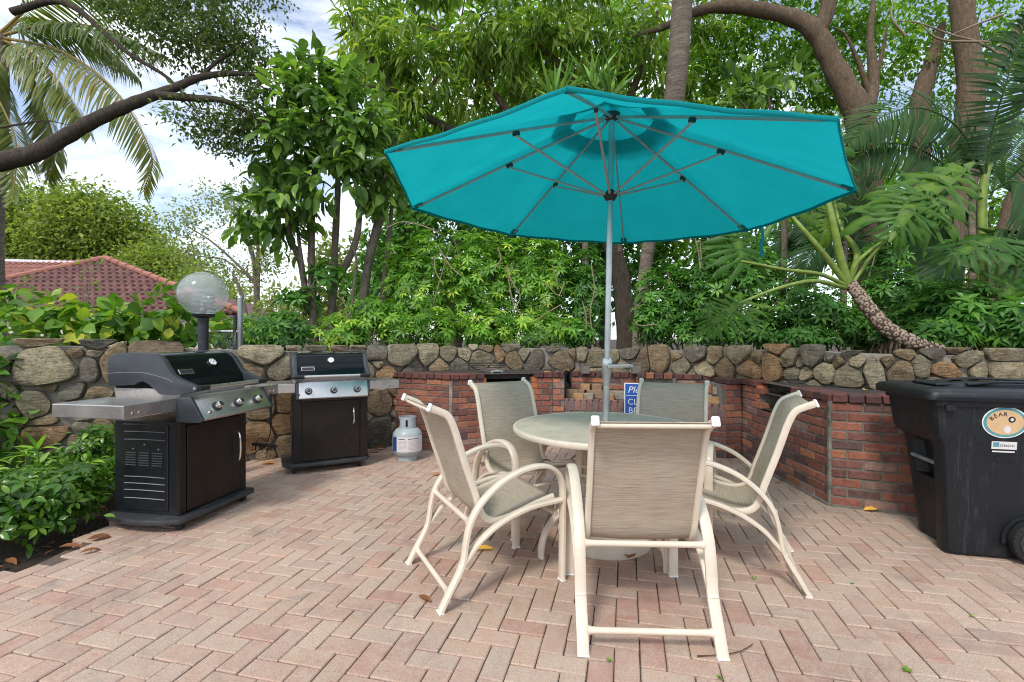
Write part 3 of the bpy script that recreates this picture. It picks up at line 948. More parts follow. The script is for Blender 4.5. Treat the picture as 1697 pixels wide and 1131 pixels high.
def put_brick(p, ang, kind, col=None, sx=1.0, tilt=0.0):
    Mx = Matrix.Translation(p) @ Matrix.Rotation(ang + random.gauss(0, 0.007), 4, 'Z') @ Matrix.Rotation(tilt + random.gauss(0, 0.006), 4, 'Y') @ Matrix.Diagonal((sx, 1, 1, 1))
    bricks.append([1.0 / max(p.y, 1) ** 2 * (0.6 if kind == 'half' else 1), Mx, col or bcol(), kind])
def face(a, b_, z0, z1, hole=None, cap=True, capz=None, overhang=0.018, caps_d=0.23):
    """a run of brickwork seen from the patio, a to b_ left to right"""
    a, b_ = Vector(a), Vector(b_)
    d = (b_ - a); ln = d.length; d.normalize()
    nn = Vector((-d.y, d.x))                    # away from the patio
    ang = math.atan2(d.y, d.x)
    top = z1 - (0.062 if cap else 0)
    rows = max(1, round((top - z0) / (BH + JT)))
    rh = (top - z0) / rows
    for r in range(rows):
        z = z0 + rh * (r + 0.5)
        x = -JT / 2 if r % 2 == 0 else -(BL + JT) / 2
        while x < ln - 0.02:
            lo, hi = max(x, 0.0), min(x + BL, ln)
            w = hi - lo
            if w > 0.03:
                xc = (lo + hi) / 2
                if not (hole and hole[0] < xc < hole[1] and hole[2] < z < hole[3]):
                    p = a + d * xc + nn * (BD / 2 + random.gauss(0, 0.002))
                    kind = 'full' if w > 0.13 else 'half'
                    put_brick(Vector((p.x, p.y, z)), ang, kind, None, w / (BL if kind == 'full' else BD))
            x += BL + JT
    if cap:
        nC = max(1, int(ln / 0.0985))
        for i in range(nC):
            xc = (i + 0.5) * ln / nC
            if hole and hole[0] < xc < hole[1] and hole[3] >= z1 - 0.08: continue
            p = a + d * xc + nn * (caps_d / 2 - overhang)
            c = bcol()
            put_brick(Vector((p.x, p.y, z1 - 0.030 + random.gauss(0, 0.0015))), ang, 'cap', random.choice([(0.105, 0.048, 0.042), (0.13, 0.056, 0.046), (0.09, 0.05, 0.046), (0.15, 0.062, 0.05)]), ln / nC / 0.0985)
core = MB()
def core_run(a, b_, z0, z1, depth=0.30):
    a, b_ = Vector(a), Vector(b_)
    d = (b_ - a).normalized(); nn = Vector((-d.y, d.x))
    q = [a + nn * 0.007, b_ + nn * 0.007, b_ + nn * depth, a + nn * depth]
    core.prism([(p.x, p.y) for p in q], z0, z1)
A_, B_, C_, D_, E_, F_ = (-1.447, 5.773), (-0.682, 5.376), (-0.314, 5.535), (0.258, 5.66), (0.481, 5.72), (0.614, 5.70)
G0, G1 = (2.27, 5.12), (2.455, 5.16)
I0, H_, K_ = (2.455, 5.15), (2.436, 3.681), (3.30, 3.30)
ZL, ZR = 0.875, 0.850
for a, b_, z1, hole in ((A_, B_, ZL, None), (B_, C_, ZL, None), (C_, D_, ZL, (0.02, 0.56, 0.52, 0.9)), (D_, E_, ZL, None), (E_, F_, ZL, None),
                        (G0, G1, ZR, None), (I0, H_, ZR, (0.36, 0.92, 0.575, 0.9)), (H_, K_, ZR, None)):
    face(a, b_, 0.0, z1, hole)
    if hole is None: core_run(a, b_, 0.0, z1 - 0.065)
    else:
        A2, B2 = Vector(a), Vector(b_); dd = (B2 - A2).normalized()
        core_run(a, A2 + dd * hole[0], 0, z1 - 0.065); core_run(A2 + dd * hole[1], b_, 0, z1 - 0.065)
        core_run(A2 + dd * (hole[0] - 0.01), A2 + dd * (hole[1] + 0.01), 0, hole[2] - 0.01)
# recess: low soldier wall in front, ledge, broken back wall
F2, G2 = (0.60, 5.72), (2.285, 5.14)
face(F2, G2, 0.0, 0.42, None, cap=False)
core_run(F2, G2, 0.0, 0.535, 0.42)
a, b_ = Vector(F2), Vector(G2); d = (b_ - a); ln = d.length; d.normalize(); nn = Vector((-d.y, d.x)); ang = math.atan2(d.y, d.x)
nS = int(ln / 0.071)
for i in range(nS):
    p = a + d * ((i + 0.5) * ln / nS) + nn * 0.045
    c = bcol()
    put_brick(Vector((p.x, p.y, 0.425 + 0.0705)), ang, 'soldier', tuple(0.7 * v + 0.06 for v in c))
bk0, bk1 = a + nn * 0.40 + d * 0.02, b_ + nn * 0.32 - d * 0.02
face(bk0, bk1, 0.56, 0.86, None, cap=True)
core_run(bk0, bk1, 0.54, 0.80, 0.2)
FB = [(0.36, 0.22, 0.11), (0.25, 0.165, 0.11), (0.29, 0.25, 0.205), (0.36, 0.14, 0.07)]
for t, z, k, c, off in ((0.10, 0.585, 'fire', FB[0], 0.10), (0.16, 0.585, 'fire', FB[2], 0.14), (0.30, 0.585, 'fire', FB[0], 0.12), (0.06, 0.60, 'slab', FB[1], 0.24), (0.20, 0.60, 'slab', FB[1], 0.25), (0.33, 0.60, 'slab', FB[2], 0.25),
                     (0.12, 0.68, 'fire', FB[0], 0.335), (0.20, 0.68, 'fire', FB[1], 0.335), (0.86, 0.60, 'slab', FB[2], 0.17), (0.93, 0.60, 'fire', FB[0], 0.12), (0.86, 0.715, 'slab', FB[3], 0.235), (0.74, 0.60, 'slab', FB[2], 0.2), (0.96, 0.70, 'fire', FB[2], 0.16)):
    p = a + d * (t * ln) + nn * off
    put_brick(Vector((p.x, p.y, z)), ang, k, c)
# raised brick cap stub on the back wall of the recess (row seen just behind the sign)
for i in range(4):
    p = a + d * (0.50 * ln + i * 0.098) + nn * 0.22
    put_brick(Vector((p.x, p.y, 0.845)), ang, 'cap', tuple(v * 0.7 for v in bcol()))
    put_brick(Vector((p.x, p.y + 0.05, 0.79)), ang, 'half')
core_run(a + d * (0.49 * ln) + nn * 0.16, a + d * (0.49 * ln + 0.40) + nn * 0.16, 0.54, 0.81, 0.2)
# orange jamb bricks of the two fire openings
for (P0, P1, hole, z0) in ((C_, D_, (0.02, 0.56), 0.55), (I0, H_, (0.36, 0.92), 0.60)):
    A2, B2 = Vector(P0), Vector(P1); dd = (B2 - A2).normalized(); n2 = Vector((-dd.y, dd.x)); an = math.atan2(dd.y, dd.x)
    for hx, sgn in ((hole[0], -1), (hole[1], 1)):
        for k in range(4):
            z = z0 + 0.036 + 0.069 * k
            if z > 0.83: continue
            p = A2 + dd * (hx + sgn * 0.035) + n2 * 0.047
            put_brick(Vector((p.x, p.y, z)), an, 'half', (0.44, 0.14, 0.055), 0.70)
    # sooty lining of the pit, steel plate on top, rack inside
    lin = MB()
    q0, q1 = A2 + dd * (hole[0] - 0.005), A2 + dd * (hole[1] + 0.005)
    q2, q3 = q1 + n2 * 0.42, q0 + n2 * 0.42
    lin.add([(*q0, z0 - 0.012), (*q1, z0 - 0.012), (*q2, z0 - 0.012), (*q3, z0 - 0.012), (*(q0 + n2 * 0.09), 0.84), (*(q1 + n2 * 0.09), 0.84), (*q2, 0.84), (*q3, 0.84)],
            [(0, 1, 2, 3), (3, 2, 6, 7), (0, 3, 7, 4), (2, 1, 5, 6)])
    bp(lin.build('firebox_lining', M['soot'], smooth=0))
    pl = MB()
    z = (ZL if P0 is C_ else ZR) - 0.012
    c = (q0 + q1) / 2 + n2 * 0.25
    pl.box((c.x, c.y, z), ((q1 - q0).length + 0.06, 0.42, 0.006), Matrix.Rotation(an, 3, 'Z'))
    bp(pl.build('steel_plate', M['rust'], smooth=0))
    pl = MB()
    c = (q0 + q1) / 2 + n2 * 0.22
    pl.box((c.x, c.y, z - 0.10), ((q1 - q0).length + 0.0, 0.38, 0.005), Matrix.Rotation(an, 3, 'Z'))
    bp(pl.build('grill_shelf', M['rust'], smooth=0))
bp(core.build('mortar_core', M['mortar'], smooth=0))
# rough counter top behind the cap bricks, back to the stone wall
top = MB()
fr = [A_, B_, C_, D_, E_, F_]
tl = [Vector(p) + Vector((0, 0.12)) for p in fr]
bk = [wall_pt(0)[0]] 
def wall_at_x(x):
    return Vector((x, wall_front_y(x) + 0.1))
ptsL = [(p.x, p.y) for p in tl] + [(q.x, q.y) for q in [wall_at_x(x) for x in (0.75, 0.3, -0.3, -0.9, -1.35)]]
n = len(ptsL)
top.prism(ptsL, 0.80, ZL - 0.006)
rr0 = [bk0 + nn * 0.12, bk1 + nn * 0.12]
ptsM = [(rr0[0].x, rr0[0].y), (rr0[1].x, rr0[1].y)] + [(q.x, q.y) for q in [wall_at_x(x) for x in (2.3, 1.9, 1.5, 1.1, 0.7)]]
top.prism(ptsM, 0.70, 0.845)
ptsR = [(2.30, 5.26), (2.58, 5.22), (2.56, 4.35), (2.56, 3.80), (3.30, 3.46)] + [(q.x, q.y) for q in (Vector((3.7, 3.98)), Vector((3.05, 4.17)), Vector((2.80, 4.66)), Vector((2.45, 5.36)))]
top.prism(ptsR, 0.79, ZR - 0.006)
bp(top.build('counter_top', M['soot'], smooth=0))
# vertical movement joint at the two outside corners
for P in (B_, H_):
    j = MB(); j.box((P[0], P[1] + 0.012, 0.40), (0.035, 0.02, 0.79)); bp(j.build('corner_joint', M['darkmortar'], smooth=0))
for a, b_ in ((I0, H_), (H_, K_), (A_, B_)):
    ft = MB()
    a, b_ = Vector(a), Vector(b_); d = (b_ - a).normalized(); nn2 = Vector((d.y, -d.x))
    q = [a + nn2 * 0.03, b_ + nn2 * 0.03, b_ - nn2 * 0.02, a - nn2 * 0.02]
    ft.prism([(p.x, p.y) for p in q], -0.03, 0.012)
    bp(ft.build('mortar_footing', M['mortar'], smooth=0))
bricks.sort(key=lambda b: -b[0])
bmeshes = {}
for k, (vis, Mx, c, kind) in enumerate(bricks):
    if k >= 300: break
    key = (kind, random.randrange(3))
    if key not in bmeshes: bmeshes[key] = tmpl(kind)[key[1]].mesh('brick', M['brick'], 0)
    o = link('brick', bmeshes[key], bbq, c)
    o.matrix_local = Matrix.Translation((-0.6, -5.2, 0)) @ Mx
rest = {}
for vis, Mx, c, kind in bricks[300:]: rest.setdefault(kind, []).append((Mx, c))
Vs, Fs, Cs, off = [], {}, [], 0
for kind, it in rest.items():
    V, F, C = mass(it, tmpl(kind)[0])
    for f in F: Fs.setdefault(f.shape[1], []).append(f + off)
    Vs.append(V); Cs.append(C); off += len(V)
if Vs:
    o = bp(link('brick', np_mesh('brick_mass', np.concatenate(Vs), [np.concatenate(v) for v in Fs.values()], M['brick_mass'], {'col': np.concatenate(Cs)})))
    o['kind'] = 'stuff'

# ------------------------------------------------------------------ house far behind, left
house = tag(empty('house', (-22, 26, 0)), 'bungalow with terracotta tiled hip roof beyond the left end of the wall', 'house')
hp = lambda o: (setattr(o, 'parent', house), setattr(o, 'matrix_parent_inverse', Matrix.Translation((22, -26, 0))), o)[2]
ap, eL, eR = Vector((-23.6, 28, 5.9)), Vector((-33.0, 24, 2.55)), Vector((-13.4, 24, 2.55))
wl = MB(); wl.box((-23.2, 27.2, 1.2), (18.0, 5.6, 2.5)); hp(wl.build('wall', M['stucco'], smooth=0))
wl = MB(); wl.prism([(eL.x + 0.1, 24.12), (eR.x - 0.1, 24.12), (-14, 30), (-33, 30)], 2.36, 2.50); hp(wl.build('eave_board', M['fascia'], smooth=0))
rb = MB(); rb.add([ap, eL, eR, Vector((-13.4, 32, 2.55)), Vector((-33, 32, 2.55))], [(0, 1, 2), (0, 2, 3), (0, 3, 4), (0, 4, 1)])
roof = hp(rb.build('roof', M['rooftile'], smooth=0)); roof.color = (0.12, 0.05, 0.042, 1)
roof.location.z -= 0.12
t_ = MB()
NW = 8
vs = []
for yy, lift in ((-0.03, 0.075), (0.0, 0.085), (0.46, 0.02)):
    for i in range(NW + 1):
        x = -0.2 + 0.4 * i / NW
        vs.append((x, yy, lift + 0.062 * math.cos(2 * PI * i / NW) - (0.095 if yy < 0 else 0)))
fs = [(r * (NW + 1) + i, r * (NW + 1) + i + 1, (r + 1) * (NW + 1) + i + 1, (r + 1) * (NW + 1) + i) for r in range(2) for i in range(NW)]
t_.add(vs, fs)
tmesh = t_.mesh('tile', M['rooftile'], 50)
sl = math.atan2(ap.z - eL.z, ap.y - eL.y)
nrow = 13
slope_len = math.hypot(ap.z - eL.z, ap.y - eL.y)
cand = []
for r in range(nrow):
    t = r / nrow
    xl = eL.x + (ap.x - eL.x) * t; xr = eR.x + (ap.x - eR.x) * t
    x = xl + 0.2 + (0.2 if r % 2 else 0)
    while x < xr - 0.1:
        y, z = eL.y + (ap.y - eL.y) * t, eL.z + (ap.z - eL.z) * t
        if -1.08 < x / y < -0.52: cand.append((x, y, z))
        x += 0.4
cand.sort(key=lambda c: abs(c[0] + 19))
for x, y, z in cand[:300]:
    k = random.uniform(0.75, 1.2)
    o = link('tile', tmesh, house, (0.165 * k, 0.080 * k * random.uniform(0.9, 1.1), 0.068 * k))
    o.location = (x + 22, y - 26, z); o.rotation_euler = (sl, 0, 0)
for A2, B2 in ((eL, ap), (eR, ap)):
    n_ = 16
    for i in range(n_):
        p, q = A2.lerp(B2, i / n_), A2.lerp(B2, (i + 1.12) / n_)
        m = MB(); m.sweep([p + Vector((0, 0, 0.09)), q + Vector((0, 0, 0.07))], [0.17, 0.14], n=8)
        o = hp(m.build('ridge_tile', M['rooftile'])); o.color = (0.34, 0.145, 0.10, 1)
b2 = MB()
for r in range(5):
    z0 = 5.0 + 0.30 * r; y0 = 30.5 + 0.36 * r
    vs = [(-40 + 0.05 * i, y0 + dy, z0 + dz + 0.05 * math.cos(2 * PI * i / 8)) for dy, dz in ((0, 0.05), (0.45, 0.36)) for i in range(0, 260)]
    b2.add(vs, [(i, i + 1, 260 + i + 1, 260 + i) for i in range(259)])
o = hp(b2.build('rear_roof_slope', M['rooftile'], smooth=50)); o.color = (0.25, 0.10, 0.08, 1)
b2 = MB(); b2.box((-30.5, 32.2, 6.42), (9.5, 0.12, 0.16), Matrix.Rotation(0.03, 3, 'Y')); hp(b2.build('gutter', M['fascia'], smooth=0))

# ================================================================== FURNITURE
# chair profile: distance forward of the rear foot, height
ARM = [(-.012, 0), (.030, .075), (.066, .135), (.098, .196), (.110, .25), (.118, .305), (.142, .395), (.197, .478), (.292, .555), (.405, .603), (.505, .617), (.578, .606), (.630, .570), (.657, .515), (.664, .43), (.661, .21), (.658, 0)]
LOW = [(.088, .186), (.135, .238), (.195, .300), (.311, .368), (.461, .412), (.652, .424)]
SLG = [(-.047, .947), (.006, .924), (.044, .900), (.074, .838), (.101, .753), (.128, .667), (.158, .58), (.184, .505), (.203, .440), (.228, .392), (.275, .367), (.345, .364), (.446, .386), (.54, .412), (.632, .432)]
def make_chair():
    root = empty('patio_chair')
    Y0 = -0.33
    for sx in (-1, 1):
        m = MB(); m.sweep(cr([(sx * .2755, t + Y0, z) for t, z in ARM], 4), 0.0245, 0.0125, 10, (1, 0, 0), power=3.2)
        m.build('arm_frame', M['cream'], root, 40)
        m = MB(); m.sweep(cr([(sx * .2755, t + Y0, z) for t, z in LOW], 4), 0.022, 0.0115, 10, (1, 0, 0), power=3.2)
        m.build('seat_support', M['cream'], root, 40)
        m = MB(); m.sweep(cr([(sx * .233, t + Y0, z) for t, z in SLG], 3), 0.0135, 0.018, 10, (1, 0, 0), power=3.0)
        rail = m.build('side_rail', M['cream'], root, 40)
        m = MB(); m.box((sx * .233, -.050 + Y0, .9485), (.032, .013, .041), Matrix.Rotation(-0.42, 3, 'X'), ch=0.004); m.build('end_cap', M['white_plastic'], rail, 0)
        for t in (-.010, .658):
            m = MB(); m.box((sx * .2755, t + Y0, .004), (.048, .028, .008), ch=0.002); m.build('foot_pad', M['white_plastic'], root, 0)
    def bar(t, z, name, r=0.0135, hw=.254):
        m = MB(); xs = [-hw, -hw * .93, -hw * .8, hw * .8, hw * .93, hw]
        m.sweep([(x, t + Y0, z) for x in xs], [r * 1.5, r * 1.12, r, r, r * 1.12, r * 1.5], n=10); m.build(name, M['cream'], root, 50)
    bar(.142, .388, 'back_crossbar'); bar(.036, .075, 'floor_bar'); bar(.636, .345, 'front_crossbar', 0.011)
    m = MB(); m.sweep([(-.222, -.026 + Y0, .925), (.222, -.026 + Y0, .925)], 0.0105, n=10); m.build('top_bar', M['cream'], root, 50)
    path = cr([(0, t + Y0, z) for t, z in SLG], 4)[1:]
    nx, npt = 9, len(path)
    vs, uv = [], []
    acc = 0.0
    for sgn in (1, -1):
        acc = 0
        for i, p in enumerate(path):
            if i: acc += (p - path[i - 1]).length
            tg = (path[min(i + 1, npt - 1)] - path[max(i - 1, 0)]).normalized()
            nr = Vector((0, tg.z, -tg.y)) * -1
            sag = 0.012 * math.sin(PI * i / (npt - 1))
            for j in range(nx):
                x = -.226 + .452 * j / (nx - 1)
                e = 1 - (2 * j / (nx - 1) - 1) ** 2
                q = p + nr * (0.0022 * sgn - sag * e)
                vs.append((x, q.y, q.z)); uv.append((x, acc))
    fs = []
    o_ = npt * nx
    for i in range(npt - 1):
        for j in range(nx - 1):
            a, b_, c, d = i * nx + j, i * nx + j + 1, (i + 1) * nx + j + 1, (i + 1) * nx + j
            fs += [(a, b_, c, d), (o_ + d, o_ + c, o_ + b_, o_ + a)]
    for j in range(nx - 1):
        fs += [(j + 1, j, o_ + j, o_ + j + 1), (o_ - nx + j, o_ - nx + j + 1, 2 * o_ - nx + j + 1, 2 * o_ - nx + j)]
    me = bpy.data.meshes.new('sling')
    me.from_pydata(vs, [], fs); me.materials.append(M['sling'])
    ul = me.uv_layers.new(name='UVMap')
    for lp in me.loops: ul.data[lp.index].uv = uv[lp.vertex_index]
    me.shade_smooth()
    link('sling', me, root)
    return root
chair = make_chair()
G_CH = 'sling patio chairs round the table'
def place(o, rear_mid, face_dir, label):
    f = Vector(face_dir).normalized()
    ang = math.atan2(f.y, f.x) - PI / 2
    c = Vector(rear_mid) + f * 0.33
    o.location = (c.x, c.y, 0); o.rotation_euler = (0, 0, ang)
    tag(o, label, 'chair', G_CH)
chairs = [
    ((0.5618, 1.935), (0.026, 0.66), 'cream framed sling chair in front of the table with its back to the viewer'),
    ((-0.449, 2.488), (0.8896, 0.4567), 'cream framed sling chair seen from the side nearest the propane tank and grills'),
    ((1.56, 2.645), (-0.93, 0.375), 'cream framed sling chair at the table nearest the black wheeled bin'),
    ((-0.085, 3.64), (0.52, -0.85), 'cream framed sling chair behind the table with its arm towards the propane tank'),
    ((1.185, 3.56), (-0.42, -0.91), 'cream framed sling chair directly in front of the blue sign'),
]
for i, (rm, fd, lb) in enumerate(chairs):
    place(chair if i == 0 else copy_tree(chair), rm, fd, lb)

# table
TX, TY, TZ = 0.585, 3.05, 0.722
table = tag(empty('patio_table', (TX, TY, 0)), 'round patio table with grey green top and cream rim under the umbrella', 'table')
m = MB(); m.lathe([(0.024, TZ - .012), (0.555, TZ - .012), (0.555, TZ), (0.0240, TZ + .001)][::1], 72); m.build('tabletop', M['tabletop'], table, 30)
m = MB(); m.lathe([(0.553, TZ - .032), (0.574, TZ - .032), (0.579, TZ - .024), (0.580, TZ - .006), (0.575, TZ + .001), (0.560, TZ + .0025), (0.5545, TZ - .002), (0.553, TZ - .032)], 72); m.build('rim', M['cream'], table, 40)
m = MB(); m.lathe([(0.16, TZ - .030), (0.26, TZ - .030), (0.26, TZ - .014), (0.16, TZ - .014), (0.16, TZ - .030)], 40); m.build('mounting_ring', M['cream'], table)
for k in range(4):
    a = R(212 + 90 * k)
    pts = [(.205, .69), (.208, .58), (.212, .46), (.235, .37), (.305, .285), (.405, .205), (.468, .135), (.490, .06), (.492, 0.004)]
    m = MB(); m.sweep(cr([(r * math.cos(a), r * math.sin(a), z) for r, z in pts], 4), 0.024, 0.013, 10, (-math.sin(a), math.cos(a), 0), power=3.2)
    m.build('leg', M['cream'], table, 40)
for z in (.50, .445, .39):
    m = MB(); m.sweep([(0.208 * math.cos(2 * PI * i / 32), 0.208 * math.sin(2 * PI * i / 32), z) for i in range(33)], 0.009, n=8, side=(0, 0, 1), caps=False)
    m.build('ring_stretcher', M['cream'], table, 60)

ub = tag(empty('umbrella_base', (TX, TY, 0)), 'round cream umbrella base on the pavers under the table', 'umbrella base')
m = MB(); m.lathe([(0.0, 0.0), (0.285, 0.0), (0.293, 0.012), (0.293, 0.075), (0.27, 0.098), (0.10, 0.128), (0.035, 0.135), (0.034, 0.36), (0.028, 0.365), (0.0, 0.365)], 56); m.build('weight', M['base_white'], ub, 35)
m = MB(); m.lathe([(0.0, 0), (0.013, 0), (0.013, 0.03), (0.0, 0.03)], 12, rot=Matrix.Rotation(PI / 2, 3, 'X'), c=(0, -0.032, 0.31)); m.build('tightening_knob', M['dark_plastic'], ub)

# umbrella: frame leaning slightly to the right
hub = Vector((0.630, 3.0444, 2.676)); foot = Vector((TX - 0.004, TY, 0.16))
axis = (hub - foot).normalized()
cn = Vector((0.05377, -0.00403, 0.99854)).normalized()
e1 = Vector((1, 0, -0.05385)).normalized(); e2 = cn.cross(e1)
cc = hub - cn * 0.521
TH0 = 3.6239
RAD = [(1.395, -.009), (1.355, .012), (1.372, -.003), (1.352, .004), (1.335, 0), (1.372, 0), (1.31, -.010), (1.38, -.016)]
umb = tag(empty('patio_umbrella', foot), 'open teal canvas umbrella on a silver pole through the table', 'umbrella')
def up(o): o.parent = umb; o.matrix_parent_inverse = Matrix.Translation(-foot); return o
corner = [cc + (e1 * math.cos(TH0 + k * PI / 4) + e2 * math.sin(TH0 + k * PI / 4)) * r + cn * h for k, (r, h) in enumerate(RAD)]
apex = hub + cn * 0.045
def pole_at(z): return foot + axis * ((z - foot.z) / axis.z)
def canopy_pt(k, u, v):
    """k panel, u 0..1 between ribs, v 0..1 from apex to rim"""
    a = apex.lerp(corner[k % 8], v); b = apex.lerp(corner[(k + 1) % 8], v)
    bow = 0.022 * math.sin(PI * min(1, v)) 
    p = a.lerp(b, u)
    sag = 4 * u * (1 - u)
    wr = 0.0035 * math.sin(u * 17 + k * 2.1 + v * 5) * v * v + 0.004 * math.sin(v * 23 + k) * (abs(2 * u - 1) ** 3)
    return p + cn * (wr + bow * (1 - 0.5 * sag) - 0.012 * sag * v) - (p - (apex + cn * cn.dot(p - apex))) * (0.007 * sag * v)
can = MB()
NU, NV = 14, 22
v0 = 0.19
vs, fs = [], []
for k in range(8):
    for i in range(NU):
        for j in range(NV + 1):
            vs.append(canopy_pt(k, i / NU, v0 + (1 - v0) * j / NV))
nc = NV + 1
for i in range(8 * NU):
    i2 = (i + 1) % (8 * NU)
    for j in range(NV):
        fs.append((i * nc + j, i2 * nc + j, i2 * nc + j + 1, i * nc + j + 1))
can.add(vs, fs)
canopy = up(can.build('canopy', M['canvas'], None, 50))
vent = MB()
vs, fs = [], []
for k in range(8):
    for i in range(NU):
        for j in range(7):
            v = 0.005 + 0.285 * j / 6
            p = canopy_pt(k, i / NU, v) + cn * (0.035 + 0.006 * math.sin(i * PI / 3.5) * (j / 6))
            vs.append(p)
for i in range(8 * NU):
    i2 = (i + 1) % (8 * NU)
    for j in range(6): fs.append((i * 7 + j, i2 * 7 + j, i2 * 7 + j + 1, i * 7 + j + 1))
vent.add(vs, fs)
up(vent.build('vent_cap', M['canvas'], None, 60))
hm = MB()
for k in range(8):
    hm.sweep([canopy_pt(k, i / 10, 1.0) - cn * 0.004 for i in range(11)], 0.004, 0.011, 6, side=cn.cross(corner[k] - corner[(k + 1) % 8]).normalized())
up(hm.build('hem', M['canvas'], None, 50))
runner = pole_at(2.175)
for k in range(8):
    c = corner[k]
    d = (c - hub).normalized()
    side = d.cross(cn).normalized()
    m = MB(); m.sweep([hub + d * 0.05 - cn * 0.005, hub.lerp(c, 0.5) - cn * 0.004, hub.lerp(c, 0.965) - cn * 0.012], 0.006, 0.009, 8, side, power=3)
    rib = up(m.build('rib', M['rib'], None, 40))
    j = hub.lerp(c, 0.48) - cn * 0.018
    m = MB(); m.box((0, 0, 0), (0.018, 0.046, 0.028), ch=0.004)
    ob = m.build('joint', M['dark_plastic'], None, 0)
    ob.matrix_world = Matrix.Translation(j) @ Matrix((side, d, side.cross(d))).transposed().to_4x4()
    up(ob)
    m = MB(); rd = (j - runner); rs = Vector((rd.x, rd.y, 0)).normalized() * 0.03
    m.sweep([runner + rs, j - cn * 0.012], 0.0075, 0.0065, 8, power=3)
    up(m.build('strut', M['strut'], None, 40))
    m = MB(); m.box((0, 0, 0), (0.05, 0.07, 0.012), ch=0.004)
    ob = m.build('corner_pocket', M['canvas'], None, 0)
    ob.matrix_world = Matrix.Translation(hub.lerp(c, 0.962) - cn * 0.008) @ Matrix((side, d, side.cross(d))).transposed().to_4x4()
    up(ob)
rotA = Vector((0, 0, 1)).rotation_difference(axis).to_matrix()
m = MB(); m.sweep([foot, pole_at(1.02)], 0.0205, n=20); up(m.build('pole', M['alu'], None, 50))
m = MB(); m.sweep([pole_at(1.10), hub], 0.019, n=20); up(m.build('pole', M['alu'], None, 50))
m = MB(); m.lathe([(0.0, -.10), (0.021, -.10), (0.024, -.06), (0.031, -.01), (0.034, .03), (0.033, .062), (0.026, .076), (0.0, .076)], 20, rot=rotA, c=pole_at(1.075)); up(m.build('crank_housing', M['alu'], None, 40))
m = MB(); m.lathe([(0, 0), (0.017, 0), (0.017, 0.02), (0.012, 0.026), (0, 0.026)], 16, rot=Matrix.Rotation(PI / 2, 3, 'X'), c=pole_at(1.10) + Vector((0.010, -0.026, 0))); hub_k = up(m.build('crank_hub', M['chrome'], None, 40))
m = MB(); q = pole_at(1.10) + Vector((0.01, -0.05, 0)); m.sweep([q, q + Vector((0.06, -0.004, 0.002)), q + Vector((0.13, -0.004, 0.004))], 0.011, 0.005, 8, (0, 0, 1), power=3); m.sweep([q + Vector((0.125, -.004, 0.004)), q + Vector((0.125, -.045, 0.004))], 0.007, n=8); up(m.build('crank_handle', M['strut'], None, 40))
m = MB(); m.lathe([(0.020, -.035), (0.030, -.03), (0.042, -.008), (0.044, .006), (0.034, .014), (0.024, .03), (0.020, .034)], 20, rot=rotA, c=runner); up(m.build('runner', M['dark_plastic'], None, 40))
m = MB(); m.lathe([(0.0, -.03), (0.024, -.03), (0.05, -.012), (0.052, .012), (0.03, .02), (0.0, .02)], 20, rot=rotA, c=hub); up(m.build('hub', M['dark_plastic'], None, 40))
m = MB(); m.lathe([(0.0, .0), (0.02, .0), (0.028, .03), (0.015, .065), (0.0, .07)], 16, rot=rotA, c=apex + cn * 0.03); up(m.build('finial', M['dark_plastic'], None, 40))
# closing strap hanging from the rim at the back right
m = MB(); q = corner[4].lerp(corner[3], 0.18); m.sweep([q, q + Vector((0.012, 0.01, -0.09)), q + Vector((-0.01, 0.0, -0.17)), q + Vector((0.004, 0, -0.235))], 0.016, 0.0015, 6, (1, 0.3, 0)); up(m.build('tie_strap', M['canvas'], None, 40))

# ------------------------------------------------------------------ text
def text(name, s, size, mat, parent, loc, rot, ext=0.0006, align='LEFT', shear=0.0):
    c = bpy.data.curves.new(name, 'FONT')
    c.body = s; c.size = size; c.extrude = ext; c.align_x = align; c.shear = shear; c.resolution_u = 3
    c.materials.append(mat)
    tmp = bpy.data.objects.new(name, c)
    COL.objects.link(tmp)
    dg = bpy.context.evaluated_depsgraph_get()
    me = bpy.data.meshes.new_from_object(tmp.evaluated_get(dg))
    bpy.data.objects.remove(tmp)
    me.name = name
    o = link(name, me, parent)
    o.location = loc; o.rotation_euler = rot
    return o

# ------------------------------------------------------------------ grills (local: x along the front, -y towards the cook)
def knob(root, x, a, z, tilt):
    rt = Matrix.Rotation(PI / 2 - tilt, 3, 'X')
    m = MB(); m.lathe([(0.0, 0), (0.033, 0), (0.033, .008), (0.027, .010), (0.0, .010)], 24, rot=rt, c=(x, -a, z))
    bz = m.build('knob_bezel', M['dark_plastic'], root)
    m = MB(); m.lathe([(0.0, 0.008), (0.0235, 0.008), (0.0215, .040), (0.018, .0435), (0.0, .0435)], 24, rot=rt, c=(x, -a, z)); k = m.build('knob', M['chrome'], root)
    m = MB(); m.lathe([(0.0, .0436), (0.0165, .0436), (0.015, .046), (0.0, .046)], 20, rot=rt, c=(x, -a, z)); m.build('knob_face', M['basegrey'], k)

def prof(p): return [(-a, z) for a, z in p]

def caster(root, x, y, z):
    m = MB(); m.sweep([(x - .013, y, .030), (x + .013, y, .030)], 0.029, n=18, side=(0, 0, 1)); m.build('caster', M['rubber'], root)
    m = MB(); m.box((x, y, z - .004), (.038, .046, .022), ch=.004); m.build('caster_bracket', M['dark_plastic'], root, 0)

